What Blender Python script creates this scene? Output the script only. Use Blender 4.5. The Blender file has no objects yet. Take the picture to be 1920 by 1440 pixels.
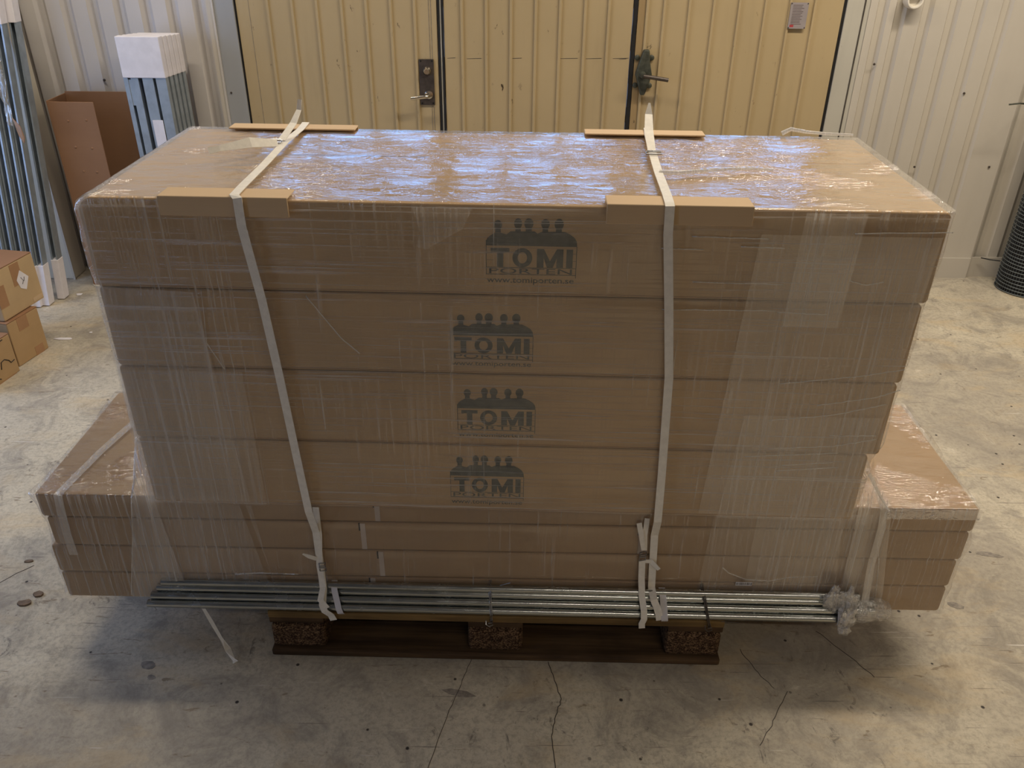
import bpy, bmesh, math, random
from mathutils import Vector, Matrix, noise
random.seed(7)
SC = bpy.context.scene
COL = SC.collection
PI = math.pi

# ------------------------------------------------------------------ camera
cam_d = bpy.data.cameras.new('camera'); cam = bpy.data.objects.new('camera', cam_d); COL.objects.link(cam)
cam_d.sensor_width = 36.0; cam_d.lens = 1564.2 / 1920 * 36.0; cam_d.clip_start = 0.05
cam.matrix_world = Matrix.Translation((0, -1.5833, 1.7649)) @ Matrix.Rotation(PI/2 - 0.5248, 4, 'X') @ Matrix.Rotation(0.0108, 4, 'Z')
SC.camera = cam
SC.view_settings.view_transform = 'Standard'; SC.view_settings.look = 'None'
SC.view_settings.gamma = 1.0; SC.view_settings.use_curve_mapping = False
SC.view_settings.exposure = 0.06
SC.cycles.transparent_max_bounces = 16; SC.cycles.max_bounces = 8; SC.cycles.adaptive_threshold = 0.03

# ------------------------------------------------------------------ world and lamps
W = bpy.data.worlds.new('world'); SC.world = W; W.use_nodes = True
W.node_tree.nodes['Background'].inputs[0].default_value = (0.55, 0.68, 1.0, 1)
W.node_tree.nodes['Background'].inputs[1].default_value = 0.3

def area(name, loc, size, power, color, target=None, rot=None):
    l = bpy.data.lights.new(name, 'AREA'); l.shape = 'RECTANGLE'; l.size, l.size_y = size
    l.energy = power; l.color = color
    o = bpy.data.objects.new(name, l); COL.objects.link(o); o.location = loc
    if target is not None:
        o.rotation_euler = (Vector(target) - Vector(loc)).to_track_quat('-Z', 'Y').to_euler()
    elif rot: o.rotation_euler = rot
    return o
WARM = (1.0, 0.88, 0.71)
area('ceiling_tube_near_gate', (2.1, 1.25, 3.42), (2.6, 0.14), 100, WARM)
area('ceiling_tube_near_gate_end', (-1.7, 1.4, 3.42), (1.5, 0.14), 40, WARM)
bk = area('ceiling_tube_back_row', (1.7, -3.0, 3.42), (3.2, 0.14), 42, (1.0, 0.87, 0.70)); bk.data.spread = math.radians(105)
area('ceiling_tube_over_pallet', (1.0, 0.10, 3.42), (2.4, 0.10), 7, WARM)

# ------------------------------------------------------------------ materials
def srgb(r, g, b):
    f = lambda c: (c/255/12.92) if c/255 <= 0.04045 else ((c/255+0.055)/1.055)**2.4
    return (f(r), f(g), f(b), 1)

class NT:
    def __init__(s, name):
        s.m = bpy.data.materials.new(name); s.m.use_nodes = True
        s.t = s.m.node_tree; s.t.nodes.clear()
        s.out = s.t.nodes.new('ShaderNodeOutputMaterial')
        s.tc = s.t.nodes.new('ShaderNodeTexCoord')
    def n(s, typ, ins=None, **kw):
        nd = s.t.nodes.new(typ)
        for k, v in kw.items(): setattr(nd, k, v)
        for k, v in (ins or {}).items():
            if hasattr(v, 'links') or isinstance(v, bpy.types.NodeSocket): s.t.links.new(v, nd.inputs[k])
            else: nd.inputs[k].default_value = v
        return nd
    def coord(s, scale=(1, 1, 1), rot=(0, 0, 0), loc=(0, 0, 0), src='Object'):
        return s.n('ShaderNodeMapping', {'Vector': s.tc.outputs[src], 'Scale': scale, 'Rotation': rot, 'Location': loc}).outputs[0]
    def noise(s, vec, scale=1, detail=4, rough=0.55, dist=0.0):
        return s.n('ShaderNodeTexNoise', {'Vector': vec, 'Scale': scale, 'Detail': detail, 'Roughness': rough, 'Distortion': dist}).outputs[0]
    def ramp(s, fac, p0, p1, c0=0.0, c1=1.0):
        return s.n('ShaderNodeMapRange', {'Value': fac, 'From Min': p0, 'From Max': p1, 'To Min': c0, 'To Max': c1}, interpolation_type='SMOOTHSTEP').outputs[0]
    def math(s, op, a, b=0.0, c=0.0, clamp=False):
        return s.n('ShaderNodeMath', {0: a, 1: b, 2: c}, operation=op, use_clamp=clamp).outputs[0]
    def mix(s, fac, a, b):
        nd = s.t.nodes.new('ShaderNodeMix'); nd.data_type = 'RGBA'
        for i, v in ((0, fac), (6, a), (7, b)):
            if isinstance(v, bpy.types.NodeSocket): s.t.links.new(v, nd.inputs[i])
            else: nd.inputs[i].default_value = v
        return nd.outputs[2]
    def bump(s, h, strength=0.3, dist=0.01):
        return s.n('ShaderNodeBump', {'Height': h, 'Strength': strength, 'Distance': dist}).outputs[0]
    def done(s, sh):
        s.t.links.new(sh, s.out.inputs[0]); return s.m

def plain(name, col, rough=0.6, metal=0.0, var=0.12, scale=12, bump=0.0, spec=0.5):
    k = NT(name)
    nz = k.noise(k.coord(), scale, 5)
    dark = tuple(c*(1-var) for c in col[:3])+(1,); lite = tuple(min(1, c*(1+var)) for c in col[:3])+(1,)
    c = k.mix(k.ramp(nz, 0.3, 0.7), dark, lite)
    ins = {'Base Color': c, 'Roughness': rough, 'Metallic': metal, 'Specular IOR Level': spec}
    if bump: ins['Normal'] = k.bump(k.noise(k.coord(), scale*6, 4), bump, 0.004)
    return k.done(k.n('ShaderNodeBsdfPrincipled', ins).outputs[0])

def cardboard(name, col, dark=0.85):
    k = NT(name)
    flute = k.noise(k.coord((4, 4, 160)), 1, 3)
    blot = k.noise(k.coord(), 3.2, 5)
    c2 = tuple(x*dark for x in col[:3])+(1,)
    c = k.mix(k.ramp(blot, 0.3, 0.7), c2, col)
    c = k.mix(k.ramp(flute, 0.35, 0.75, 0, 0.10), c, tuple(x*0.72 for x in col[:3])+(1,))
    return k.done(k.n('ShaderNodeBsdfPrincipled', {'Base Color': c, 'Roughness': 0.75, 'Specular IOR Level': 0.25,
        'Normal': k.bump(flute, 0.05, 0.003)}).outputs[0])

def wood(name, c1, c2, sc=1.0):
    k = NT(name)
    g = k.noise(k.coord((2*sc, 38*sc, 38*sc)), 1, 6, 0.6, 0.4)
    st = k.noise(k.coord(), 5, 4)
    c = k.mix(k.ramp(g, 0.3, 0.7), c1, c2)
    c = k.mix(k.ramp(st, 0.45, 0.75, 0, 0.5), c, tuple(x*0.45 for x in c1[:3])+(1,))
    return k.done(k.n('ShaderNodeBsdfPrincipled', {'Base Color': c, 'Roughness': 0.8, 'Specular IOR Level': 0.2, 'Normal': k.bump(g, 0.35, 0.004)}).outputs[0])

def chipblock(name):
    k = NT(name)
    v = k.n('ShaderNodeTexVoronoi', {'Vector': k.coord((1, 1, 1.7)), 'Scale': 300.0, 'Randomness': 1.0})
    nz = k.noise(k.coord(), 90, 5, 0.7)
    c = k.mix(k.ramp(v.outputs['Color'], 0.25, 0.8), srgb(52, 36, 26), srgb(136, 108, 80))
    c = k.mix(k.ramp(nz, 0.45, 0.62, 0.0, 0.75), c, srgb(42, 26, 16))
    return k.done(k.n('ShaderNodeBsdfPrincipled', {'Base Color': c, 'Roughness': 0.9, 'Specular IOR Level': 0.15, 'Normal': k.bump(nz, 0.9, 0.006)}).outputs[0])

def concrete():
    k = NT('worn_concrete')
    big = k.noise(k.coord(), 0.8, 6, 0.62, 0.4)
    mid = k.noise(k.coord(), 6.0, 9, 0.72, 0.9)
    fine = k.noise(k.coord(), 70, 6, 0.75)
    c = k.mix(k.ramp(big, 0.35, 0.65), srgb(164, 155, 140), srgb(206, 196, 174))
    c = k.mix(k.ramp(mid, 0.44, 0.66, 0.0, 0.75), c, srgb(140, 133, 123))
    c = k.mix(k.ramp(mid, 0.30, 0.40, 0.6, 0.0), c, srgb(216, 208, 190))
    c = k.mix(k.ramp(fine, 0.42, 0.66, 0.0, 0.5), c, srgb(138, 130, 118))
    g = k.noise(k.coord((1.4, 1, 1), (0, 0, 0.6)), 11, 10, 0.8, 1.5)
    g2 = k.noise(k.coord(), 1.7, 3)
    c = k.mix(k.math('MULTIPLY', k.ramp(g, 0.56, 0.66, 0, 0.8), k.ramp(g2, 0.42, 0.60)), c, srgb(92, 87, 82))
    tan = k.noise(k.coord((1.2, 3.0, 1)), 2.2, 6, 0.65, 0.6)
    c = k.mix(k.ramp(tan, 0.50, 0.70, 0, 0.4), c, srgb(196, 172, 132))
    scuff = k.noise(k.coord((11, 42, 1), (0, 0, 0.2)), 1, 5, 0.65, 0.8)
    c = k.mix(k.ramp(scuff, 0.64, 0.70, 0, 0.7), c, srgb(122, 106, 84))
    for q, (sc, an, lo, col) in enumerate((((4, 150, 1), 1.05, 0.69, (98, 92, 88)), ((4, 140, 1), -0.9, 0.70, (214, 208, 198)), ((5, 170, 1), 1.5, 0.70, (90, 84, 80)), ((4, 150, 1), 0.45, 0.70, (100, 92, 84)))):
        sn = k.noise(k.coord(sc, (0, 0, an), (q*3, q, 0)), 1, 3, 0.5, 0.35)
        c = k.mix(k.ramp(sn, lo, lo+0.04, 0, 0.65), c, srgb(*col))
    v = k.n('ShaderNodeTexVoronoi', {'Vector': k.coord(), 'Scale': 15.0, 'Randomness': 1.0})
    pit = k.ramp(v.outputs['Distance'], 0.05, 0.09, 1, 0)
    c = k.mix(k.math('MULTIPLY', pit, k.ramp(v.outputs['Color'], 0.35, 0.5)), c, srgb(58, 52, 48))
    h = k.math('ADD', mid, k.math('MULTIPLY', fine, 0.5))
    return k.done(k.n('ShaderNodeBsdfPrincipled', {'Base Color': c, 'Roughness': k.ramp(mid, 0.3, 0.7, 0.5, 0.75),
        'Specular IOR Level': 0.3, 'Normal': k.bump(h, 0.25, 0.006)}).outputs[0])

def painted_metal(name, col, chip, amount=0.68, grime=0.25):
    k = NT(name)
    sm = k.noise(k.coord(), 2.0, 4)
    c = k.mix(k.ramp(sm, 0.3, 0.7), tuple(x*0.93 for x in col[:3])+(1,), col)
    sp = k.noise(k.coord((1, 1, 0.45)), 26, 8, 0.72, 0.3)
    zone = k.noise(k.coord((1.6, 1.6, 0.9), (0, 0, 0), (3, 1, 2)), 2.2, 3)
    c = k.mix(k.math('MULTIPLY', k.ramp(sp, amount, amount+0.04), k.ramp(zone, 0.40, 0.62)), c, chip)
    gr = k.noise(k.coord((12, 12, 1.2)), 1, 5, 0.6)
    c = k.mix(k.ramp(gr, 0.5, 0.8, 0, grime), c, tuple(x*0.6 for x in col[:3])+(1,))
    return k.done(k.n('ShaderNodeBsdfPrincipled', {'Base Color': c, 'Roughness': 0.42, 'Specular IOR Level': 0.4, 'Normal': k.bump(sp, 0.04, 0.003)}).outputs[0])

def galvanised(name, col, rough=0.32, axis=0):
    k = NT(name)
    s = [60, 60, 60]; s[axis] = 2.5
    g = k.noise(k.coord(tuple(s)), 1, 4)
    sp = k.noise(k.coord(), 22, 3)
    c = k.mix(k.ramp(g, 0.3, 0.7), tuple(x*0.72 for x in col[:3])+(1,), col)
    return k.done(k.n('ShaderNodeBsdfPrincipled', {'Base Color': c, 'Roughness': k.ramp(sp, 0.3, 0.7, rough*0.75, rough*1.3), 'Metallic': 1.0, 'Normal': k.bump(g, 0.05, 0.002)}).outputs[0])

def film(name, base, streak, hor=1.0, ver=1.0, diag=1.0, endzone=0.45, rough=0.13, crinkle=0.0, bump=0.5, blotch=0.10, gloss=1.0):
    """Stretch film: clear, faintly milky where stretched, glossy, finely wrinkled."""
    k = NT(name)
    H = k.ramp(k.noise(k.coord((1.6, 1, 150), (0, 0.025, 0)), 1, 5, 0.65, 0.25), 0.49, 0.70)
    V = k.ramp(k.noise(k.coord((185, 60, 1.6), (0, 0.05, 0)), 1, 4, 0.65, 0.2), 0.48, 0.70)
    D = k.ramp(k.noise(k.coord((105, 40, 2.6), (0, 0.42, 0)), 1, 3, 0.55, 0.3), 0.55, 0.76)
    x = k.n('ShaderNodeSeparateXYZ', {0: k.tc.outputs['Object']})
    ax = k.math('ABSOLUTE', x.outputs[0])
    zone = k.noise(k.coord((2.2, 2, 4)), 1, 2)
    zone2 = k.noise(k.coord((2.6, 2, 3), (0, 0, 0), (5, 2, 7)), 1, 2)
    wV = k.math('MULTIPLY', k.math('ADD', k.ramp(ax, endzone, endzone+0.08, 0.12, 1.0), k.ramp(zone2, 0.55, 0.62, 0, 0.5), clamp=True), ver)
    wH = k.math('MULTIPLY', k.ramp(zone, 0.36, 0.50, 0.25, 1.0), hor)
    wD = k.math('MULTIPLY', k.ramp(zone2, 0.42, 0.56), diag)
    st = k.math('MAXIMUM', k.math('MULTIPLY', H, wH), k.math('MAXIMUM', k.math('MULTIPLY', V, wV), k.math('MULTIPLY', D, wD)))
    bl = k.ramp(k.noise(k.coord((3, 3, 6), (0, 0.3, 0)), 1, 6, 0.65, 0.8), 0.45, 0.8, 0, blotch)
    haze = k.math('ADD', k.math('MULTIPLY_ADD', st, streak, base), bl, clamp=True)
    h = st
    if crinkle:
        c1 = k.noise(k.coord((11, 30, 14), (0, 0, 0.35)), 1, 5, 0.62, 0.9)
        c2 = k.noise(k.coord((20, 52, 30), (0, 0, -0.3)), 1, 3, 0.6, 0.9)
        c2 = k.math('POWER', k.math('SUBTRACT', 1.0, k.math('ABSOLUTE', k.math('MULTIPLY_ADD', c2, 2.0, -1.0)), clamp=True), 7.0)
        patch = k.ramp(k.noise(k.coord((4.5, 6, 5)), 1, 3), 0.44, 0.60, 0.06, 1.0)
        c2 = k.math('MULTIPLY', c2, patch)
        h = k.math('ADD', k.math('MULTIPLY', c1, crinkle), k.math('MULTIPLY_ADD', c2, crinkle*0.6, k.math('MULTIPLY', st, 0.25)))
    nm = k.bump(h, bump, 0.004)
    tr = k.n('ShaderNodeBsdfTransparent', {'Color': (0.985, 0.985, 0.985, 1)}).outputs[0]
    df = k.n('ShaderNodeBsdfDiffuse', {'Color': (0.95, 0.92, 0.87, 1), 'Normal': nm}).outputs[0]
    tl = k.n('ShaderNodeBsdfTranslucent', {'Color': (0.95, 0.92, 0.87, 1), 'Normal': nm}).outputs[0]
    milk = k.n('ShaderNodeMixShader', {0: 0.45, 1: df, 2: tl}).outputs[0]
    body = k.n('ShaderNodeMixShader', {0: haze, 1: tr, 2: milk}).outputs[0]
    gl = k.n('ShaderNodeBsdfGlossy', {'Color': (1, 1, 1, 1), 'Roughness': rough, 'Normal': nm}).outputs[0]
    geo = k.n('ShaderNodeNewGeometry')
    dt = k.n('ShaderNodeVectorMath', {0: nm, 1: geo.outputs['Incoming']}, operation='DOT_PRODUCT').outputs['Value']
    fr = k.math('MULTIPLY_ADD', k.math('POWER', k.math('SUBTRACT', 1.0, k.math('ABSOLUTE', dt), clamp=True), 5.0), 0.92, 0.08)
    fr = k.math('MULTIPLY', fr, gloss, clamp=True)
    return k.done(k.n('ShaderNodeMixShader', {0: fr, 1: body, 2: gl}).outputs[0])

def emit(name, col, strength):
    k = NT(name)
    nz = k.noise(k.coord(), 1.5, 2)
    c = k.mix(k.ramp(nz, 0.3, 0.7), tuple(x*0.85 for x in col[:3])+(1,), col)
    return k.done(k.n('ShaderNodeEmission', {'Color': c, 'Strength': strength}).outputs[0])

M = {}
M['floor'] = concrete()
M['kraft'] = cardboard('kraft_cardboard', srgb(188, 156, 114))
M['kraft2'] = cardboard('kraft_cardboard_reddish', srgb(172, 142, 106))
M['kraft3'] = cardboard('kraft_cardboard_pale', srgb(200, 172, 132))
M['kraft_dark'] = cardboard('kraft_cardboard_brown', srgb(150, 112, 82))
M['edge'] = cardboard('edge_board', srgb(206, 178, 142), 0.95)
M['tape'] = plain('brown_tape', srgb(166, 126, 90), 0.3, var=0.06)
M['clear_tape'] = plain('clear_tape_over_seam', srgb(190, 175, 160), 0.25, var=0.1)
M['ink'] = plain('printed_ink', srgb(66, 70, 62), 0.6, var=0.25, scale=60)
M['ink_black'] = plain('marker_ink', srgb(40, 30, 24), 0.6, var=0.1)
M['strap'] = plain('white_woven_strap', srgb(232, 226, 214), 0.55, var=0.05, scale=80, bump=0.15)
M['strap_grey'] = plain('pale_band', srgb(206, 204, 208), 0.3, var=0.06)
M['zinc'] = galvanised('galvanised_pipe', srgb(196, 200, 198), 0.22, 0)
M['zinc_rail'] = plain('galvanised_rail', srgb(158, 168, 176), 0.42, 0.45, var=0.12, scale=18)
M['wire'] = galvanised('bright_wire', srgb(190, 190, 192), 0.3, 0)
M['dark_hole'] = plain('dark_gap', srgb(14, 13, 12), 0.9, var=0.1)
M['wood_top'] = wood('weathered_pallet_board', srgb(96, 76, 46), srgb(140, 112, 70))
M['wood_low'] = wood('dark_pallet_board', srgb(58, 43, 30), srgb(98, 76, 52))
M['chip'] = chipblock('pressed_chip_block')
M['yellow'] = painted_metal('yellow_paint', srgb(182, 162, 125), srgb(60, 46, 32), 0.63)
M['worn'] = painted_metal('worn_yellow_paint', srgb(160, 136, 98), srgb(60, 46, 32), 0.60, 0.4)
M['wall_l'] = painted_metal('grey_white_paint', srgb(200, 195, 191), srgb(120, 112, 100), 0.72, 0.12)
M['wall_r'] = painted_metal('cream_white_paint', srgb(196, 189, 177), srgb(120, 112, 100), 0.72, 0.10)
M['post'] = painted_metal('grey_frame_paint', srgb(160, 162, 165), srgb(110, 104, 98), 0.70, 0.2)
M['jamb'] = painted_metal('worn_jamb_paint', srgb(188, 184, 172), srgb(130, 118, 96), 0.64, 0.3)
M['pillar'] = painted_metal('beige_pillar_paint', srgb(208, 200, 182), srgb(150, 140, 120), 0.70, 0.25)
M['room'] = plain('room_paint', srgb(128, 124, 118), 0.8, var=0.05, scale=2)
M['cap'] = plain('white_card_sleeve', srgb(226, 222, 226), 0.7, var=0.05, scale=20)
M['steel_dark'] = plain('worn_dark_steel', srgb(92, 84, 78), 0.45, 0.7, var=0.2, scale=40)
M['iron'] = plain('cast_iron_paint', srgb(74, 76, 66), 0.5, 0.3, var=0.25, scale=60, bump=0.2)
M['chrome'] = plain('polished_metal', srgb(214, 208, 196), 0.18, 1.0, var=0.05)
M['sign'] = plain('grey_sign_face', srgb(150, 142, 142), 0.4, var=0.06)
M['sign_ink'] = plain('sign_print', srgb(104, 92, 92), 0.5, var=0.1)
M['sign_red'] = plain('sign_red', srgb(170, 60, 66), 0.5, var=0.2)
M['mesh'] = plain('dark_galvanised_mesh', srgb(104, 110, 112), 0.5, 0.4, var=0.2, scale=40)
M['white_pl'] = plain('white_plastic', srgb(222, 216, 204), 0.4, var=0.05)
M['leaf'] = plain('dry_leaf', srgb(120, 100, 80), 0.8, var=0.3, scale=60)
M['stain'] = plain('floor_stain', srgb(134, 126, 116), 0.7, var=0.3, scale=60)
M['crack'] = plain('crack_dark', srgb(70, 64, 58), 0.9, var=0.2)
M['rubber'] = plain('black_rubber_seal', srgb(22, 20, 20), 0.7, var=0.3)
M['sky_pane'] = emit('daylit_pane', (0.22, 0.48, 1.0, 1), 3.4)
M['day_window'] = emit('daylit_window', (0.42, 0.60, 1.0, 1), 4.2)
M['film_front'] = film('stretch_film_front', 0.03, 0.46, 1.3, 1.0, 1.0, 0.52, bump=0.3)
M['film_low'] = film('stretch_film_low', 0.04, 0.42, 0.10, 1.0, 1.0, 0.62, bump=0.22)
M['film_top'] = film('stretch_film_top', 0.03, 0.10, 0.1, 0.1, 0.1, 2.0, 0.05, crinkle=1.5, bump=0.45, blotch=0.10, gloss=1.5)
M['film_over'] = film('stretch_film_overlap', 0.07, 0.26, 0.15, 1.0, 0.2, 0.0, bump=0.12)
M['film_web'] = film('stretch_film_web', 0.12, 0.45, 0.05, 1.0, 0.4, 0.0, 0.12, crinkle=0.5, bump=0.6, gloss=1.5)
M['film_crumple'] = film('stretch_film_crumpled', 0.22, 0.35, 0.3, 0.6, 0.8, 0.0, 0.12, crinkle=1.4, bump=0.9, gloss=3.0)
M['film_rope'] = film('stretch_film_rope', 0.55, 0.35, 0.3, 0.6, 0.8, 0.0, 0.12, crinkle=1.0, bump=0.7, gloss=2.0)

# ------------------------------------------------------------------ mesh helpers
class MB:
    def __init__(s): s.v = []; s.f = []
    def add(s, vs, fs):
        b = len(s.v); s.v += [tuple(v) for v in vs]; s.f += [tuple(i+b for i in f) for f in fs]; return s
    def box(s, x0, x1, y0, y1, z0, z1, mat=None):
        vs = [Vector(p) for p in ((x0,y0,z0),(x1,y0,z0),(x1,y1,z0),(x0,y1,z0),(x0,y0,z1),(x1,y0,z1),(x1,y1,z1),(x0,y1,z1))]
        if mat is not None: vs = [mat @ v for v in vs]
        return s.add(vs, [(3,2,1,0),(4,5,6,7),(0,1,5,4),(1,2,6,5),(2,3,7,6),(3,0,4,7)])
    def prism(s, poly, vec):
        n = len(poly); v = Vector(vec)
        vs = [Vector(p) for p in poly] + [Vector(p)+v for p in poly]
        fs = [tuple(range(n))[::-1], tuple(range(n, 2*n))] + [(i, (i+1) % n, n+(i+1) % n, n+i) for i in range(n)]
        return s.add(vs, fs)
    def tube(s, pts, r, n=10, cap=True, r_end=None):
        pts = [Vector(p) for p in pts]; rings = []
        up = Vector((0, 0, 1))
        for i, p in enumerate(pts):
            t = (pts[min(i+1, len(pts)-1)] - pts[max(i-1, 0)]).normalized()
            a = t.cross(up)
            if a.length < 1e-3: a = t.cross(Vector((0, 1, 0)))
            a.normalize(); b = a.cross(t).normalized()
            rr = r if r_end is None else r + (r_end-r)*i/(len(pts)-1)
            rings.append([p + a*rr*math.cos(2*PI*k/n) + b*rr*math.sin(2*PI*k/n) for k in range(n)])
        vs = [v for rg in rings for v in rg]; fs = []
        for i in range(len(pts)-1):
            for k in range(n):
                fs.append((i*n+k, i*n+(k+1) % n, (i+1)*n+(k+1) % n, (i+1)*n+k))
        if cap: fs += [tuple(range(n))[::-1], tuple((len(pts)-1)*n+k for k in range(n))]
        return s.add(vs, fs)
    def pipe(s, p0, p1, r, wall, n=16):
        p0, p1 = Vector(p0), Vector(p1); t = (p1-p0).normalized(); a = t.cross(Vector((0,0,1))).normalized(); b = a.cross(t)
        vs = []
        for p, rr in ((p0, r), (p1, r), (p1, r-wall), (p0, r-wall)):
            vs += [p + a*rr*math.cos(2*PI*k/n) + b*rr*math.sin(2*PI*k/n) for k in range(n)]
        fs = [(q*n+k, q*n+(k+1) % n, ((q+1) % 4)*n+(k+1) % n, ((q+1) % 4)*n+k) for q in range(4) for k in range(n)]
        return s.add(vs, fs)
    def ribbon(s, pts, width, side, thick=0.0012):
        """flat band along pts; side = direction(s) across the band"""
        pts = [Vector(p) for p in pts]; n = len(pts); vs = []
        for i, p in enumerate(pts):
            sd = Vector(side[i] if isinstance(side, list) else side)
            t = (pts[min(i+1, n-1)] - pts[max(i-1, 0)]).normalized()
            sd = (sd - t*sd.dot(t)).normalized(); nr = sd.cross(t).normalized()
            w = width[i] if isinstance(width, (list, tuple)) else width
            for a, b in ((-1, -1), (1, -1), (1, 1), (-1, 1)):
                vs.append(p + sd*(a*w/2) + nr*(b*thick/2))
        fs = [(3, 2, 1, 0), tuple((n-1)*4+k for k in range(4))]
        for i in range(n-1):
            for k in range(4): fs.append((i*4+k, i*4+(k+1) % 4, (i+1)*4+(k+1) % 4, (i+1)*4+k))
        return s.add(vs, fs)
    def grid(s, fn, nu, nv):
        vs = [fn(i/nu, j/nv) for j in range(nv+1) for i in range(nu+1)]
        fs = [(j*(nu+1)+i, j*(nu+1)+i+1, (j+1)*(nu+1)+i+1, (j+1)*(nu+1)+i) for j in range(nv) for i in range(nu)]
        return s.add(vs, fs)
    def lathe(s, prof, n=20, axis='Y', loc=(0, 0, 0)):
        vs = []
        for r, h in prof:
            for k in range(n):
                a = 2*PI*k/n
                p = {'Y': (r*math.cos(a), h, r*math.sin(a)), 'Z': (r*math.cos(a), r*math.sin(a), h), 'X': (h, r*math.cos(a), r*math.sin(a))}[axis]
                vs.append(Vector(p)+Vector(loc))
        fs = [(i*n+k, i*n+(k+1) % n, (i+1)*n+(k+1) % n, (i+1)*n+k) for i in range(len(prof)-1) for k in range(n)]
        fs += [tuple(range(n))[::-1], tuple((len(prof)-1)*n+k for k in range(n))]
        return s.add(vs, fs)
    def build(s, name, mat, parent=None, smooth=False, bevel=0.0, seg=2, world=None, loc=None):
        me = bpy.data.meshes.new(name); me.from_pydata(s.v, [], s.f)
        bm = bmesh.new(); bm.from_mesh(me); bmesh.ops.recalc_face_normals(bm, faces=bm.faces); bm.to_mesh(me); bm.free()
        me.materials.append(mat)
        o = bpy.data.objects.new(name, me); COL.objects.link(o)
        if loc is not None:
            me.transform(Matrix.Translation(-Vector(loc))); o.location = loc
        if smooth:
            for p in me.polygons: p.use_smooth = True
            if bevel == 0 and smooth != 'all':
                md = o.modifiers.new('e', 'EDGE_SPLIT'); md.split_angle = math.radians(40)
        if bevel:
            md = o.modifiers.new('b', 'BEVEL'); md.width = bevel; md.segments = seg; md.limit_method = 'ANGLE'
        if parent is not None: o.parent = parent
        if world is not None: o.matrix_world = world
        return o

def tag(o, label, cat, group=None, kind=None):
    o['label'] = label; o['category'] = cat
    if group: o['group'] = group
    if kind: o['kind'] = kind
    return o
def thing(name, label, cat, M4=None, group=None):
    o = bpy.data.objects.new(name, None); COL.objects.link(o); o.empty_display_size = 0.05
    if M4 is not None: o.matrix_world = M4
    return tag(o, label, cat, group)
def structure(o): o['kind'] = 'structure'; return o
def plabel(o, text): o['label'] = text; return o

def frame(x, y, yaw, z=0.0): return Matrix.Translation((x, y, z)) @ Matrix.Rotation(-yaw, 4, 'Z')
FU = frame(-0.0107, 0.0126, 0.025)     # upper stack: x along the front, y into the stack
FL = frame(-0.0135, 0.0470, 0.0093)    # lower stack
FP = frame(-0.0373, 0.0, 0.0161)       # pallet

# ------------------------------------------------------------------ room shell
YW = 2.69
fl = MB().box(-3.45, 4.65, -4.05, 2.95, -0.12, 0.0).build('floor', M['floor']); structure(fl)
ce = MB().box(-3.45, 4.65, -4.05, 2.95, 3.6, 3.7).build('ceiling', M['room']); structure(ce)
wb = MB()
wb.box(-3.45, -1.40, 2.76, 2.95, 0, 3.6); wb.box(1.63, 4.65, 2.76, 2.95, 0, 3.6); wb.box(-1.40, 1.63, 2.76, 2.95, 2.16, 3.6)
wb = structure(wb.build('wall_back', M['room']))
structure(MB().box(4.5, 4.65, -4.05, 2.76, 0, 3.6).build('wall_right', M['room']))
structure(MB().box(-3.45, 4.65, -4.2, -4.05, 0, 3.6).build('wall_front', M['room']))
wl = MB()
for y0, y1 in ((-4.05, -2.6), (-1.7, 0.2), (1.9, 2.76)): wl.box(-3.45, -3.3, y0, y1, 0, 3.6)
for y0, y1 in ((-2.6, -1.7), (0.2, 1.9)): wl.box(-3.45, -3.3, y0, y1, 0, 0.4).box(-3.45, -3.3, y0, y1, 2.2, 3.6)
structure(wl.build('wall_left', M['room']))
for nm, y0, y1 in (('window_1', -2.6, -1.7), ('window_2', 0.2, 1.9)):
    wn = structure(MB().box(-3.36, -3.30, y0, y0+0.06, 0.4, 2.2).box(-3.36, -3.30, y1-0.06, y1, 0.4, 2.2).box(-3.36, -3.30, y0+0.06, y1-0.06, 0.4, 0.46)
         .box(-3.36, -3.30, y0+0.06, y1-0.06, 2.14, 2.2).build(nm, M['white_pl']))
    MB().box(-3.345, -3.335, y0+0.06, y1-0.06, 0.46, 2.14).build('pane', M['day_window'], wn)

def corrugated(x0, x1, edges, ytop, depth, z0, z1, name, mat, parent, w=(0.022, 0.014, 0.022)):
    """pressed sheet: flat face at ytop with grooves going back by depth, starting at each x in edges"""
    pr = [(x0, ytop)]
    for e in edges:
        pr += [(e, ytop), (e+w[0], ytop+depth), (e+w[0]+w[1], ytop+depth), (e+sum(w), ytop)]
    pr.append((x1, ytop))
    n = len(pr); zs = (z0, z1)
    vs = [(x, y, z) for z in zs for x, y in pr] + [(x, y+0.0015, z) for z in zs for x, y in pr]
    fs = [(i, i+1, n+i+1, n+i) for i in range(n-1)] + [(2*n+i, 3*n+i, 3*n+i+1, 2*n+i+1) for i in range(n-1)]
    fs += [(n-1, 2*n-1+0, 4*n-1, 3*n-1), (0, n, 3*n, 2*n)]
    mb = MB(); mb.v = [tuple(v) for v in vs]; mb.f = fs
    return mb.build(name, mat, parent)
le = [-2.269 + 0.1246*k for k in range(-8, 7)]
plabel(corrugated(-3.3, -1.4, le, YW, 0.026, 0.0, 3.6, 'corrugated_sheet', M['wall_l'], wb), 'grey white ribbed sheet beside the gate')
re = [1.689, 1.775, 1.900, 2.022, 2.146, 2.268]
corrugated(1.655, 2.478, re, YW-0.008, 0.020, 0.0, 3.6, 'corrugated_sheet', M['wall_r'], wb, (0.012, 0.026, 0.016))
re2 = [2.50+0.13*k for k in range(15)]
corrugated(2.44, 4.5, re2, YW+0.018, 0.030, 0.02, 3.6, 'corrugated_sheet', M['wall_r'], wb, (0.030, 0.020, 0.030))
MB().box(2.20, 2.476, YW-0.014, YW-0.0085, 0.0, 0.115).build('skirting_flashing', M['wall_r'], wb)
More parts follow.
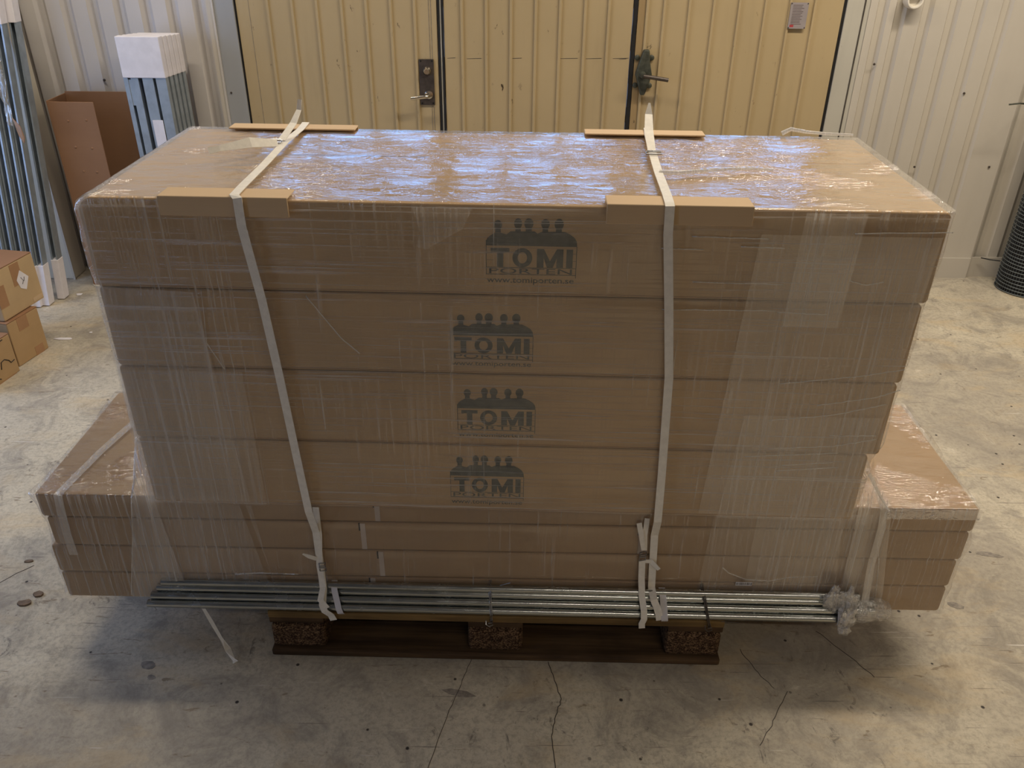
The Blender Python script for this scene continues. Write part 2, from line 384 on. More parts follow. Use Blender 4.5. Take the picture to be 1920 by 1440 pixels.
MB().box(2.482, 2.66, YW+0.010, YW+0.017, 0.0, 0.112).build('skirting_flashing', M['wall_r'], wb)
for x, z in ((2.048, 0.606), (2.429, 0.61), (1.73, 1.10), (2.20, 0.97)):
    MB().lathe([(0.006, 0), (0.005, -0.005), (0.002, -0.006)], 8, 'Y', (x, YW-0.0085, z)).build('screw', M['steel_dark'], wb)
for x, z in ((-2.013, 0.987), (-1.425, 1.344)):
    MB().lathe([(0.007, 0), (0.006, -0.005), (0.002, -0.006)], 8, 'Y', (x, YW-0.0005, z)).build('screw', M['steel_dark'], wb)
# gate frame posts
t1 = structure(MB().prism([(-1.425, YW-0.012, 0), (-1.325, YW-0.012, 0), (-1.325, YW+0.06, 0), (-1.425, YW+0.06, 0)], (0, 0, 2.16)).build('trim_1', M['post'], bevel=0.002))
MB().box(-1.450, -1.425, YW-0.018, YW+0.0, 0, 2.2).build('edge_strip', M['wall_r'], t1)
MB().box(-1.427, -1.419, YW-0.021, YW-0.012, 0, 2.2).build('edge_strip', M['wall_l'], t1)
MB().lathe([(0.005, 0), (0.004, -0.004), (0.001, -0.005)], 8, 'Y', (-1.396, YW-0.012, 0.936)).build('screw', M['steel_dark'], t1)
t2 = structure(MB().box(1.548, 1.66, YW-0.004, YW+0.06, 0, 2.16).build('trim_2', M['jamb'], bevel=0.002))
MB().box(1.627, 1.634, YW-0.006, YW-0.0035, 0, 2.16).build('joint', M['crack'], t2)
pl_ = structure(MB().box(-2.62, -2.33, 2.53, 2.655, 0, 3.6).build('trim_3', M['pillar'], bevel=0.006))
MB().box(-2.337, -2.326, 2.522, 2.53, 0, 1.35).build('corner_bead', M['wall_r'], pl_)

# ------------------------------------------------------------------ yellow folding gate
dr = bpy.data.objects.new('door_1', None); COL.objects.link(dr); structure(dr); plabel(dr, 'yellow painted folding gate of ribbed leaves')
LEAVES = [(-1.318, -0.372, [-1.175,-1.060,-0.945,-0.828,-0.713,-0.598,-0.486]),
          (-0.343, 0.552, [-0.264,-0.149,-0.032,0.085,0.200,0.317,0.429]),
          (0.572, 1.535, [0.608,0.688,0.805,0.919,1.038,1.160,1.275,1.391])]
for li, (x0, x1, bt) in enumerate(LEAVES):
    lf = MB().box(x0, x1, YW+0.012, YW+0.05, 0.015, 1.52).box(x0, x1, YW+0.0, YW+0.05, 1.521, 1.575).box(x0, x1, YW, YW+0.05, 1.93, 2.14)
    nw = 3
    for k in range(nw+1):
        xx = x0 + (x1-x0-0.05)*k/nw
        lf.box(xx, xx+0.05, YW, YW+0.05, 1.5755, 1.9295)
    lf = lf.build('leaf', M['yellow'], dr)
    for k in range(nw):
        xa = x0 + (x1-x0-0.05)*k/nw + 0.05; xb = x0 + (x1-x0-0.05)*(k+1)/nw
        MB().box(xa, xb, YW+0.02, YW+0.026, 1.576, 1.929).build('pane', M['sky_pane'], lf)
    cuts = [x0] + [b+0.009 for b in bt] + [x1]
    for a, b in zip(cuts[:-1], cuts[1:]):
        if b-a < 0.02: continue
        MB().box(a+0.0015, b-0.0015, YW+0.001, YW+0.013, 0.02, 1.52).build('plank', M['yellow'], lf, bevel=0.0015, seg=1)
    for b in bt:
        jit = 0
        MB().prism([(b, YW+0.004, 0.02), (b+0.003, YW-0.008, 0.02), (b+0.013, YW-0.008, 0.02), (b+0.018, YW+0.004, 0.02)], (0, 0, 1.5)).build('batten', M['yellow'], lf)
    if li == 1:
        for a, b, z in ((-0.33, -0.290, 1.104), (-0.235, -0.165, 1.103), (-0.03, 0.03, 1.106), (0.21, 0.30, 1.108), (0.34, 0.415, 1.109), (0.47, 0.545, 1.111), (0.50, 0.535, 1.108)):
            MB().prism([(a, YW+0.0002, z), (b, YW+0.0002, z+0.002), (b, YW+0.0002, z+0.004), ((a+b)/2, YW+0.0002, z+0.0028), (a, YW+0.0002, z+0.0012)], (0, 0.001, 0)).build('scratch', M['crack'], lf)
# stile lines, rubber seals in the two joints
for a, b in ((-0.372, -0.360), (-0.3535, -0.343), (0.552, 0.572)):
    sb = MB(); N = 40
    pts = [(a+b)/2 + 0.002*noise.noise(Vector((a*9, 0, i*0.35))) for i in range(N+1)]
    for i in range(N):
        z0, z1 = 0.02+1.5*i/N, 0.02+1.5*(i+1)/N; w = (b-a)/2*(0.82+0.2*noise.noise(Vector((b*7, 3, i*0.6))))
        sb.box(pts[i]-w, pts[i]+w, YW-0.003, YW+0.02, z0, z1)
    sb.build('rubber_seal', M['rubber'], dr)
MB().box(-0.3600, -0.3535, YW+0.0, YW+0.02, 0.02, 1.52).build('steel_edge', M['jamb'], dr)
MB().box(-1.3255, -1.318, YW+0.0, YW+0.02, 0.0, 2.14).build('rubber_seal', M['rubber'], dr)
MB().box(1.535, 1.548, YW+0.004, YW+0.02, 0.0, 2.14).build('rubber_seal', M['rubber'], dr)
MB().box(-1.257, -1.2555, YW-0.0002, YW+0.002, 0.02, 1.52).build('stile_line', M['stain'], dr)
for xx in (-0.412, -0.402): MB().box(xx, xx+0.002, YW-0.0004, YW+0.002, 0.02, 1.52).build('stile_line', M['stain'], dr)
# lever handle set
h = plabel(MB().box(-0.467, -0.396, YW-0.0065, YW+0.0015, 0.886, 1.100).build('lock_plate', M['steel_dark'], dr, bevel=0.001), 'grey steel lock plate with a lever')
MB().lathe([(0.021, 0), (0.021, -0.006), (0.017, -0.012), (0.013, -0.026), (0.011, -0.028)], 20, 'Y', (-0.429, YW-0.0066, 1.047)).build('lock_cylinder', M['chrome'], h, smooth=True)
MB().lathe([(0.021, 0), (0.020, -0.008), (0.012, -0.010)], 20, 'Y', (-0.424, YW-0.0066, 0.937)).build('rosette', M['chrome'], h, smooth=True)
MB().tube([(-0.424, YW-0.015, 0.937), (-0.424, YW-0.050, 0.937), (-0.430, YW-0.058, 0.936), (-0.445, YW-0.060, 0.935), (-0.508, YW-0.060, 0.927)], 0.009, 12).build('lever', M['chrome'], h, smooth=True)
for xx in (-0.459, -0.404):
    for zz in (1.092, 0.895): MB().lathe([(0.004, 0), (0.003, -0.002)], 8, 'Y', (xx, YW-0.0066, zz)).build('screw', M['dark_hole'], h)
# cast iron bolt lock
cxl = 0.617
pl = [(0.582-0.018+0.048, 1.157), (0.640, 1.157), (0.647, 1.10), (0.660, 1.045), (0.652, 1.01), (0.632, 0.948), (0.612, 0.948), (0.592, 1.01), (0.580, 1.045), (0.594, 1.10)]
k = plabel(MB().prism([(x, YW-0.034, z) for x, z in pl], (0, 0.027, 0)).build('bolt_lock', M['iron'], dr, bevel=0.006), 'dark cast iron lock case with a turning handle')
for xx, zz in ((0.586, 1.118), (0.655, 1.118), (0.586, 0.99), (0.655, 0.99)):
    MB().lathe([(0.013, 0), (0.013, -0.008), (0.006, -0.012)], 12, 'Y', (xx, YW-0.002, zz)).build('lug', M['iron'], k, smooth=True)
MB().lathe([(0.018, 0), (0.015, -0.012), (0.012, -0.030)], 14, 'Y', (0.615, YW-0.034, 1.042)).build('spindle', M['iron'], k, smooth=True)
MB().tube([(0.615, YW-0.062, 1.042), (0.640, YW-0.066, 1.040), (0.735, YW-0.066, 1.026)], 0.0095, 12).build('handle', M['steel_dark'], k, smooth=True)
MB().box(0.574, 0.603, YW-0.003, YW+0.002, 0.02, 1.52).build('cover_strip', M['worn'], dr)
# notice sign
sg = tag(MB().box(1.283, 1.366, YW-0.0125, YW-0.0095, 1.255, 1.368).build('notice_sign', M['sign']), 'small grey notice plate screwed to the yellow gate leaf', 'sign')
for i in range(13):
    zz = 1.357 - i*0.0068
    if zz < 1.274: break
    MB().box(1.294, 1.294+random.uniform(0.040, 0.060), YW-0.0128, YW-0.0124, zz-0.0018, zz+0.0012).build('text_line', M['sign_ink'], sg)
MB().box(1.291, 1.309, YW-0.0129, YW-0.0124, 1.262, 1.272).build('red_mark', M['sign_red'], sg)
for xx in (1.287, 1.362):
    for zz in (1.259, 1.364): MB().lathe([(0.003, 0), (0.002, -0.002)], 8, 'Y', (xx, YW-0.0125, zz)).build('screw', M['steel_dark'], sg)
# round fitting on the right wall
rf = tag(MB().lathe([(0.040, 0.0), (0.040, -0.045), (0.036, -0.052), (0.030, -0.052), (0.029, -0.02), (0.001, -0.02)], 28, 'Y', (1.838, YW-0.009, 1.388)).build('wall_fitting', M['white_pl'], smooth=True),
   'round white wall fitting on the cream ribbed sheet', 'fitting')
MB().tube([(2.36, YW-0.14, 0.945), (2.40, YW-0.16, 0.955), (2.46, YW-0.12, 0.945), (2.55, YW-0.01, 0.94)], 0.004, 8).build('hook', M['iron'], wb)
cb = tag(MB().tube([(2.53, YW-0.01, 0.118), (2.57, YW-0.03, 0.115), (2.61, YW-0.06, 0.12)], 0.003, 6).build('cable', M['rubber']), 'thin black cable by the skirting behind the wire mesh roll', 'cable')

# ------------------------------------------------------------------ pallet
pal = thing('pallet', 'worn wooden pallet with chipboard blocks under the stacked cartons', 'pallet', FP)
yy = 0.0
for wdt in (0.145, 0.100, 0.145, 0.100, 0.145):
    MB().box(-0.6, 0.6, yy, yy+wdt, 0.122, 0.144).build('deck_board', M['wood_top'], pal, bevel=0.003)
    yy += wdt + (0.8-0.635)/4
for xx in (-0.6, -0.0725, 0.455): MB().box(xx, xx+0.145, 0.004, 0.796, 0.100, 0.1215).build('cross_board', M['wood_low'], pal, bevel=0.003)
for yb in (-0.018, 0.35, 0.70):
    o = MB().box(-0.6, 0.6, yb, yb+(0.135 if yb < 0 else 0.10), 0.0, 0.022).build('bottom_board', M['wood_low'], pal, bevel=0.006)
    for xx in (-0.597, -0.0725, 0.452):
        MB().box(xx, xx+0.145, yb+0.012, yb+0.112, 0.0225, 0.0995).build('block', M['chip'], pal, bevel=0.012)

# ------------------------------------------------------------------ cartons
def text_mesh(body, bold=0.0):
    cu = bpy.data.curves.new('t', 'FONT'); cu.body = body; cu.size = 1.0; cu.offset = bold; cu.resolution_u = 3
    ob = bpy.data.objects.new('t', cu); COL.objects.link(ob)
    dg = bpy.context.evaluated_depsgraph_get()
    me = bpy.data.meshes.new_from_object(ob.evaluated_get(dg))
    vs = [v.co.copy() for v in me.vertices]; fs = [tuple(p.vertices) for p in me.polygons]
    bpy.data.objects.remove(ob); bpy.data.curves.remove(cu); bpy.data.meshes.remove(me)
    x0 = min(v.x for v in vs); x1 = max(v.x for v in vs); y0 = min(v.y for v in vs); y1 = max(v.y for v in vs)
    return [((v.x-x0)/(x1-x0), (v.y-y0)/(y1-y0)) for v in vs], fs
T_PORTEN = text_mesh('PORTEN', 0.0)
T_URL = text_mesh('www.tomiporten.se', 0.006)

def logo(a0, a1, z1, z0, y, parent):
    """print on the carton front: five people above a frame with the name and the web address. Units: 800 wide, 630 high."""
    def P(x, v): return (a0 + (a1-a0)*(x-535)/800, y, z1 - (z1-z0)*(v-130)/640)
    fig = MB(); 
    def poly(pts): fig.add([P(*p) for p in pts], [tuple(range(len(pts)))])
    for cx, cy, rx, ry in ((640, 198, 36, 44), (815, 182, 35, 48), (908, 182, 40, 50), (1052, 184, 37, 47), (1170, 184, 40, 52)):
        poly([(cx+rx*math.cos(2*PI*i/20), cy+ry*math.sin(2*PI*i/20)) for i in range(20)])
        poly([(cx-rx*0.55, cy), (cx+rx*0.55, cy), (cx+rx*0.7, 268), (cx-rx*0.7, 268)])
    poly([(535, 350), (545, 325), (575, 295), (612, 272), (665, 270), (715, 285), (750, 255), (960, 252), (985, 272), (1020, 256), (1090, 255), (1120, 252), (1225, 252), (1270, 275), (1310, 305), (1330, 340), (1336, 390), (535, 390)])
    fig.build('printed_figures', M['ink'], parent)
    b = MB()
    def rect(x0, v0, x1, v1): b.add([P(x0, v0), P(x1, v0), P(x1, v1), P(x0, v1)], [(0, 1, 2, 3)])
    for r in ((533, 340, 539, 664), (1331, 390, 1337, 690), (533, 660, 1337, 666), (533, 594, 1337, 599)): rect(*r)
    for v in (455, 525): rect(539, v, 600, v+3); rect(1290, v, 1331, v+3)
    # T
    rect(575, 412, 742, 452); rect(632, 452, 688, 592)
    # O ring
    N = 28; vs = []
    for i in range(N):
        a = 2*PI*i/N; vs += [P(856+88*math.cos(a), 502+92*math.sin(a)), P(856+42*math.cos(a), 502+54*math.sin(a))]
    b.add(vs, [(2*i, (2*i+2) % (2*N), (2*i+3) % (2*N), 2*i+1) for i in range(N)])
    # M
    for q in ([(985, 415), (1045, 415), (1045, 592), (985, 592)], [(1160, 415), (1218, 415), (1218, 592), (1160, 592)],
              [(1045, 415), (1101, 530), (1101, 592), (1076, 592), (1045, 500)], [(1160, 415), (1101, 530), (1101, 592), (1128, 592), (1160, 500)]):
        b.add([P(*p) for p in q], [tuple(range(len(q)))])
    rect(1245, 415, 1302, 592)
    b.build('printed_name', M['ink'], parent)
    for (vs, fs), (x0, x1, v0, v1), nm in ((T_PORTEN, (562, 1300, 604, 656), 'printed_name'), (T_URL, (540, 1320, 692, 762), 'printed_address')):
        t = MB(); t.add([P(x0+(x1-x0)*u, v1-(v1-v0)*w) for u, w in vs], fs); t.build(nm, M['ink'], parent)

def rounded_profile(a0, a1, z0, z1, rtl, r=0.006):
    """outline in x-z with a crushed (rounded) top left corner"""
    pts = [(a0+r, z0), (a1-r, z0), (a1, z0+r), (a1, z1-r), (a1-r, z1)]
    for i in range(9):
        t = PI/2 + PI/2*i/8
        pts.append((a0+rtl+rtl*math.cos(t), z1-rtl+rtl*math.sin(t)))
    pts.append((a0, z0+r))
    return pts
U = [(-0.866, 0.866, 1.0530, 1.246, 0.003, 0.034), (-0.864, 0.858, 0.8640, 1.0512, 0.002, 0.006), (-0.864, 0.852, 0.6750, 0.8622, 0.001, 0.006), (-0.860, 0.830, 0.4865, 0.6732, 0.0, 0.006)]
LOGO = [(-0.045, 0.139, 1.221, 1.076), (-0.123, 0.055, 1.012, 0.879), (-0.112, 0.064, 0.830, 0.694), (-0.133, 0.041, 0.648, 0.500)]
NAMES = ['topmost large printed carton of the wrapped stack, under the edge boards', 'second large printed carton from the top of the wrapped stack',
         'third large printed carton from the top of the wrapped stack', 'lowest large printed carton, resting on the long flat cartons']
for (a0, a1, z0, z1, b0, rt), lg, nm in zip(U, LOGO, NAMES):
    o = MB().prism([(a, b0, z) for a, z in rounded_profile(a0, a1, z0, z1, rt)], (0, 0.587-b0, 0)).build('printed_carton', M['kraft'], bevel=0.008, seg=3)
    o.matrix_world = FU; tag(o, nm, 'carton', 'large printed cartons of the upper stack')
    logo(lg[0], lg[1], lg[2], lg[3], b0-0.0006, o)
    MB().box(a0+0.05, a1-0.05, b0-0.0004, b0+0.001, z0+0.004, z0+0.0055).build('fold_line', M['kraft_dark'], o)
    if z1 > 1.2:
        MB().box(-0.535, -0.20, 0.345, 0.3475, z1-0.001, z1+0.0004).build('lid_gap', M['dark_hole'], o)
        MB().box(-0.80, 0.83, 0.352, 0.3528, z1-0.001, z1+0.0003).build('lid_seam', M['kraft_dark'], o)
L = [(-1.166, 1.166, 0.4135, 0.4855, 0.003), (-1.155, 1.161, 0.3225, 0.4115, 0.002), (-1.168, 1.154, 0.2325, 0.3205, 0.001), (-1.165, 1.151, 0.1450, 0.2302, 0.0)]
NL = ['topmost long flat carton, the large cartons resting on it', 'second long flat carton from the top of the lower stack', 'third long flat carton from the top of the lower stack', 'lowest long flat carton, lying on the pallet behind the pipes']
TAPES = [[(-0.325, 0)], [(-0.365, 0), (0.338, 0)], [(-0.325, 0)], [(-0.352, 0)]]
for (a0, a1, z0, z1, b0), nm, tp in zip(L, NL, TAPES):
    o = MB().prism([(a, b0, z) for a, z in rounded_profile(a0, a1, z0, z1, 0.006)], (0, 0.493-b0, 0)).build('flat_carton', M['kraft2'], bevel=0.008, seg=3)
    o.matrix_world = FL; tag(o, nm, 'carton', 'long flat cartons of the lower stack')
    for a, _ in tp:
        plabel(MB().box(a, a+0.013, b0-0.0012, b0+0.001, z0+0.003, z1-0.003).build('tape_strip', M['clear_tape'], o), 'pale tape strip over the seam')
        MB().box(a-0.004, a+0.0005, b0-0.0006, b0+0.001, z1-0.026, z1-0.002).build('seam_gap', M['dark_hole'], o)
# ------------------------------------------------------------------ edge boards (L shaped, over the film)
def edge_board(a0, a1, front, label):
    t = 0.004; d = 0.045; hgt = 0.036; z = 1.2535
    if front: pr = [(a0, -0.014, z-hgt), (a0, -0.014, z+t), (a0, d, z+t), (a0, d, z), (a0, -0.010, z), (a0, -0.010, z-hgt)]
    else:
        y = 0.600
        pr = [(a0, y+t, z-hgt), (a0, y+t, z+t), (a0, y-d, z+t), (a0, y-d, z), (a0, y, z), (a0, y, z-hgt)]
    o = MB().prism(pr, (a1-a0, 0, 0)).build('edge_board', M['edge'], bevel=0.0012, seg=1)
    o.matrix_world = FU
    return tag(o, label, 'edge protector', 'cardboard edge protectors on the top carton')
edge_board(-0.692, -0.434, True, 'folded cardboard edge protector on the front edge under the slanting strap')
edge_board(0.192, 0.478, True, 'folded cardboard edge protector on the front edge under the upright strap')
edge_board(-0.735, -0.411, False, 'folded cardboard edge protector on the back edge under the slanting strap')
edge_board(0.175, 0.479, False, 'folded cardboard edge protector on the back edge under the upright strap')

# ------------------------------------------------------------------ steel pipes, ties
R = 0.0107
zp = 0.1445
spots = [(0.010, zp+R, -0.915, 0.930), (0.0325, zp+R, -0.900, 0.965), (0.0205, zp+R+0.0188, -0.905, 0.985), (0.0315, zp+R+0.0376, -0.890, 0.990), (0.0085, zp+R+0.0382-0.0188+0.002, 0, 0), (0.0295, zp+R+0.0570, -0.875, 0.940)]
PN = ['lowest front galvanised pipe along the pallet edge', 'galvanised pipe behind the lowest front one, against the carton', 'middle galvanised pipe of the bundle, resting on the two lowest',
      'upper galvanised pipe of the bundle, above the middle one', '', 'topmost galvanised pipe, in the shade against the flat cartons']
for (y, z, x0, x1), nm in zip(spots, PN):
    if x1 == 0: continue
    if z > zp+0.06: y = 0.0315
    o = MB().pipe((x0, y, z), (x1, y, z), R, 0.0022, 18).build('steel_pipe', M['zinc'], smooth=True)
    o.matrix_world = FP; tag(o, nm, 'pipe', 'galvanised pipes on the pallet edge')
def tie(x, name, mat, label, lean=0.0):
    ring = []
    for p in ((0.056, 0.245), (0.040, 0.243), (0.022, 0.228), (0.012, 0.195), (-0.001, 0.172), (-0.004, 0.156), (0.002, 0.141)):
        ring.append((x+lean*(0.25-p[1])+random.uniform(-0.001, 0.001), p[0]-0.003, p[1]-0.018))
    t = MB().tube(ring, 0.0016, 8).tube([(a+0.004, b-0.001, c+0.001) for a, b, c in ring], 0.0016, 8)
    cx_, cy_, cz_ = ring[-1]
    t.tube([(cx_-0.012, cy_-0.004, cz_+0.012), (cx_-0.012, cy_-0.010, cz_+0.004), (cx_-0.004, cy_-0.012, cz_-0.001), (cx_+0.006, cy_-0.011, cz_+0.004), (cx_+0.004, cy_-0.010, cz_+0.010), (cx_-0.006, cy_-0.010, cz_+0.008)], 0.0015, 7)
    o = t.build('wire_tie', mat, smooth=True); o.matrix_world = FP
    MB().tube([(x+0.028, 0.034, 0.222), (x+0.055, 0.030, 0.236)] if lean < 0.1 else [(x+0.055, -0.004, 0.150), (x+0.100, -0.006, 0.148)], 0.0011, 6).build('wire_end', mat, o)
    return tag(o, label, 'wire tie')
tie(-0.017, 'a', M['wire'], 'bright twisted wire tie around the pipes above the middle block', 0.05)
tie(0.533, 'b', M['steel_dark'], 'dark twisted wire tie around the pipes near the pallet end', 0.25)

# ------------------------------------------------------------------ straps
def world_u(a, b, z): return FU @ Vector((a, b, z))
def world_l(a, b, z): return FL @ Vector((a, b, z))
def world_p(a, b, z): return FP @ Vector((a, b, z))
SW = 0.0185
def buckle(center, ax, ay, w, l, name='buckle', parent=None):
    c, ax, ay = Vector(center), Vector(ax).normalized(), Vector(ay).normalized()
    m = MB()
    P = lambda u, v, k=0: c + ax*u*w + ay*v*l + ax.cross(ay).normalized()*k
    m.tube([P(-1, -1), P(1, -1), P(1, 1), P(-1, 1), P(-1, -1)], 0.0016, 8)
    m.tube([P(-1, 0, 0.003), P(1, 0, 0.003)], 0.0016, 8)
    m.tube([P(-0.9, 0.5, 0.004), P(0.9, 0.5, 0.004)], 0.0014, 8)
    return m.build(name, M['wire'], parent, smooth=True)
def strap_long(label, top, front, low, buckle_at, tails, loopback):
    """top: points over the top from back to front, front: points down the front"""
    root = thing('strap', label, 'strap', None, 'white lashing straps over the stack')
    pts = loopback + top + front + low
    side = [FU.to_3x3() @ Vector((1, 0, 0))]*len(pts)
    MB().ribbon(pts, SW, side, 0.0016).build('band', M['strap'], root)
    for t in tails:
        MB().ribbon(t['pts'], t['w'], t['side'], 0.0016).build('tail', M['strap'], root)
    d = (top[1]-top[0]).normalized()
    buckle(Vector(buckle_at)+Vector((0, 0, 0.006)), (1, 0, 0), (0, 1, 0), 0.017, 0.009, 'buckle', root)
    return root
ZT = 1.2605
def back(a): return [world_u(a, 0.612, 0.60), world_u(a, 0.612, 1.15), world_u(a, 0.612, 1.250), world_u(a, 0.604, ZT+0.0015)]
fr_l = [(-0.530, 1.2575), (-0.530, 1.20), (-0.512, 1.04), (-0.499, 0.855), (-0.486, 0.625), (-0.477, 0.48)]
topL = [world_u(-0.548, 0.595, ZT), world_u(-0.547, 0.545, ZT-0.002), world_u(-0.547, 0.40, ZT+0.002), world_u(-0.545, 0.22, ZT-0.002), world_u(-0.541, 0.05, ZT), world_u(-0.539, -0.008, ZT)]
frontL = [world_u(a, -0.0195, z) for a, z in fr_l]
lowL = [world_l(-0.474, -0.012, 0.39), world_l(-0.474, -0.014, 0.28), world_l(-0.470, -0.030, 0.215), world_p(-0.448, -0.008, 0.178), world_p(-0.444, -0.0095, 0.160), world_p(-0.430, -0.0055, 0.142), world_p(-0.425, -0.005, 0.124)]
sx = Vector((1, 0, 0))
strap_long('white strap slanting down the front of the printed cartons', topL, frontL, lowL, world_u(-0.568, 0.385, ZT),
    [dict(pts=[world_u(-0.555, 0.40, ZT+0.006), world_u(-0.542, 0.47, ZT+0.030), world_u(-0.533, 0.50, ZT+0.055), world_u(-0.531, 0.51, ZT+0.078)], w=[SW, 0.017, 0.012, 0.010], side=sx),
     dict(pts=[world_u(-0.555, 0.365, ZT+0.008), world_u(-0.600, 0.31, ZT+0.022), world_u(-0.655, 0.26, ZT+0.020), world_u(-0.675, 0.245, ZT+0.018)], w=[0.017, 0.024, 0.013, 0.015], side=Vector((-0.25, 0.5, 0.85)))], back(-0.548))
fr_r = [(0.313, 1.2575), (0.315, 1.20), (0.333, 1.04), (0.350, 0.877), (0.360, 0.62), (0.364, 0.48)]
topR = [world_u(0.337, 0.595, ZT), world_u(0.333, 0.545, ZT-0.002), world_u(0.322, 0.36, ZT+0.002), world_u(0.318, 0.20, ZT-0.002), world_u(0.315, 0.05, ZT), world_u(0.313, -0.008, ZT)]
frontR = [world_u(a, -0.0195, z) for a, z in fr_r]
lowR = [world_l(0.373, -0.014, 0.40), world_l(0.378, -0.012, 0.30), world_l(0.382, -0.012, 0.225), world_p(0.408, 0.004, 0.2125), world_p(0.418, -0.0005, 0.190), world_p(0.424, -0.003, 0.170), world_p(0.428, -0.0045, 0.150)]
strap_long('white strap running straight down the front past the printed names', topR, frontR, lowR, world_u(0.322, 0.34, ZT),
    [dict(pts=[world_u(0.320, 0.36, ZT+0.006), world_u(0.321, 0.45, ZT+0.032), world_u(0.324, 0.50, ZT+0.058), world_u(0.325, 0.515, ZT+0.082)], w=[SW, 0.021, 0.018, 0.005], side=sx)], back(0.337))
# lower straps round the flat cartons, pipes and pallet
def strap_low(label, pts, w, extra):
    root = thing('strap', label, 'strap', None, 'white lashing straps round the lower stack')
    MB().ribbon(pts, w, sx, 0.0016).build('band', M['strap'], root)
    for nm, p, ww, sd in extra: MB().ribbon(p, ww, sd, 0.0016).build(nm, M['strap'], root)
    return root
rl = strap_low('short white strap beside the slanting strap, tied over the pipe bundle',
   [world_l(-0.467, -0.010, 0.468), world_l(-0.468, -0.011, 0.38), world_l(-0.476, -0.0165, 0.285), world_l(-0.470, -0.0300, 0.222), world_p(-0.452, -0.006, 0.196), world_p(-0.437, -0.0085, 0.170)],
   [0.0155, 0.0155, 0.0155, 0.0155, 0.0155, 0.0155],
   [('tail', [world_l(-0.480, -0.016, 0.305), world_l(-0.497, -0.022, 0.318), world_l(-0.512, -0.024, 0.328)], [0.012, 0.012, 0.004], Vector((0.2, 0, 1)))])
buckle(world_l(-0.467, -0.0205, 0.282), (1, 0, 0.1), (0, 0, 1), 0.008, 0.013, 'buckle', rl)
rr = strap_low('short white strap with wire buckle beside the upright strap',
   [world_l(0.351, -0.010, 0.450), world_l(0.349, -0.013, 0.400), world_l(0.352, -0.016, 0.352)],
   [0.0125, 0.0125, 0.0125],
   [('tail', [world_l(0.332, -0.012, 0.436), world_l(0.340, -0.016, 0.400), world_l(0.349, -0.018, 0.355)], [0.013, 0.013, 0.011], sx),
    ('band', [world_l(0.349, -0.016, 0.318), world_l(0.352, -0.020, 0.26), world_l(0.356, -0.032, 0.21), world_p(0.384, -0.006, 0.185), world_p(0.386, -0.0105, 0.158), world_p(0.382, -0.0085, 0.140), world_p(0.384, -0.0065, 0.122)], 0.0165, sx),
    ('tail', [world_l(0.349, -0.016, 0.316), world_l(0.372, -0.016, 0.316), world_l(0.393, -0.024, 0.296)], [0.010, 0.014, 0.010], Vector((0.25, 0, 1)))])
buckle(world_l(0.349, -0.0185, 0.335), (1, 0, 0.25), (0, 0, 1), 0.008, 0.014, 'buckle', rr)
# bands of the pipe bundle
def band(x, y_off, label, lean=0.0, mat=None, w=0.0155):
    pr = [(0.043, 0.2205), (0.030, 0.2215), (0.0175, 0.2060), (0.0080, 0.1850), (-0.0022, 0.163), (-0.0035, 0.150), (0.002, 0.142)]
    o = MB().ribbon([world_p(x+lean*(0.2-z), y-0.0022, z) for y, z in pr], w, sx, 0.0012).build('pipe_band', mat or M['strap_grey'])
    return tag(o, label, 'band', 'bands round the pipe bundle')
band(-0.417, 0, 'pale band round the pipes beside the slanting strap', 0.25)
band(0.435, 0, 'pale band round the pipes beside the upright strap', 0.12, w=0.017)
band(0.893, 0, 'pale band round the pipes at the film wrapped end', 0.0, w=0.014)
band(0.915, 0, 'milky band beside the crumpled film at the pipe end', -0.05, w=0.019)
ls = tag(MB().ribbon([(-0.83, 0.05, 0.142), (-0.80, 0.03, 0.085), (-0.775, 0.012, 0.040), (-0.755, -0.005, 0.016), (-0.735, -0.028, 0.004), (-0.728, -0.036, 0.003)],
     [0.007, 0.010, 0.008, 0.016, 0.008, 0.015], [Vector((1, 0.2, 0)), Vector((1, 0.4, 0.3)), Vector((0.9, 0.5, 0.5)), Vector((1, 0.3, -0.4)), Vector((1, 0.6, 0.5)), Vector((1, 0.6, 0))], 0.0012).build('strap_end', M['strap']),
     'loose twisted white strap end hanging to the floor under the pipes', 'strap')
# translucent bands at the lower stack's ends
bl = tag(MB().ribbon([world_l(-1.03, 0.40, 0.4935), world_l(-1.075, 0.18, 0.4935), world_l(-1.098, 0.0, 0.4935), world_l(-1.100, -0.0095, 0.490), world_l(-1.104, -0.0110, 0.44), world_l(-1.108, -0.0110, 0.37), world_l(-1.108, -0.0110, 0.30)], 0.022, sx, 0.0008).build('film_band', M['film_web']),
     'clear film band over the lower stack end nearest the small taped boxes', 'film')
br = tag(MB().ribbon([world_l(0.885, 0.12, 0.60), world_l(0.905, 0.05, 0.54), world_l(0.925, -0.006, 0.487), world_l(0.928, -0.016, 0.44), world_l(0.925, -0.024, 0.32), world_l(0.927, -0.040, 0.22), world_p(0.944, -0.008, 0.165)], [0.006, 0.010, 0.016, 0.019, 0.019, 0.019, 0.019], sx, 0.001).build('film_band', M['film_web']),
     'milky twisted film band from the lower carton edge to the pipe end', 'film')

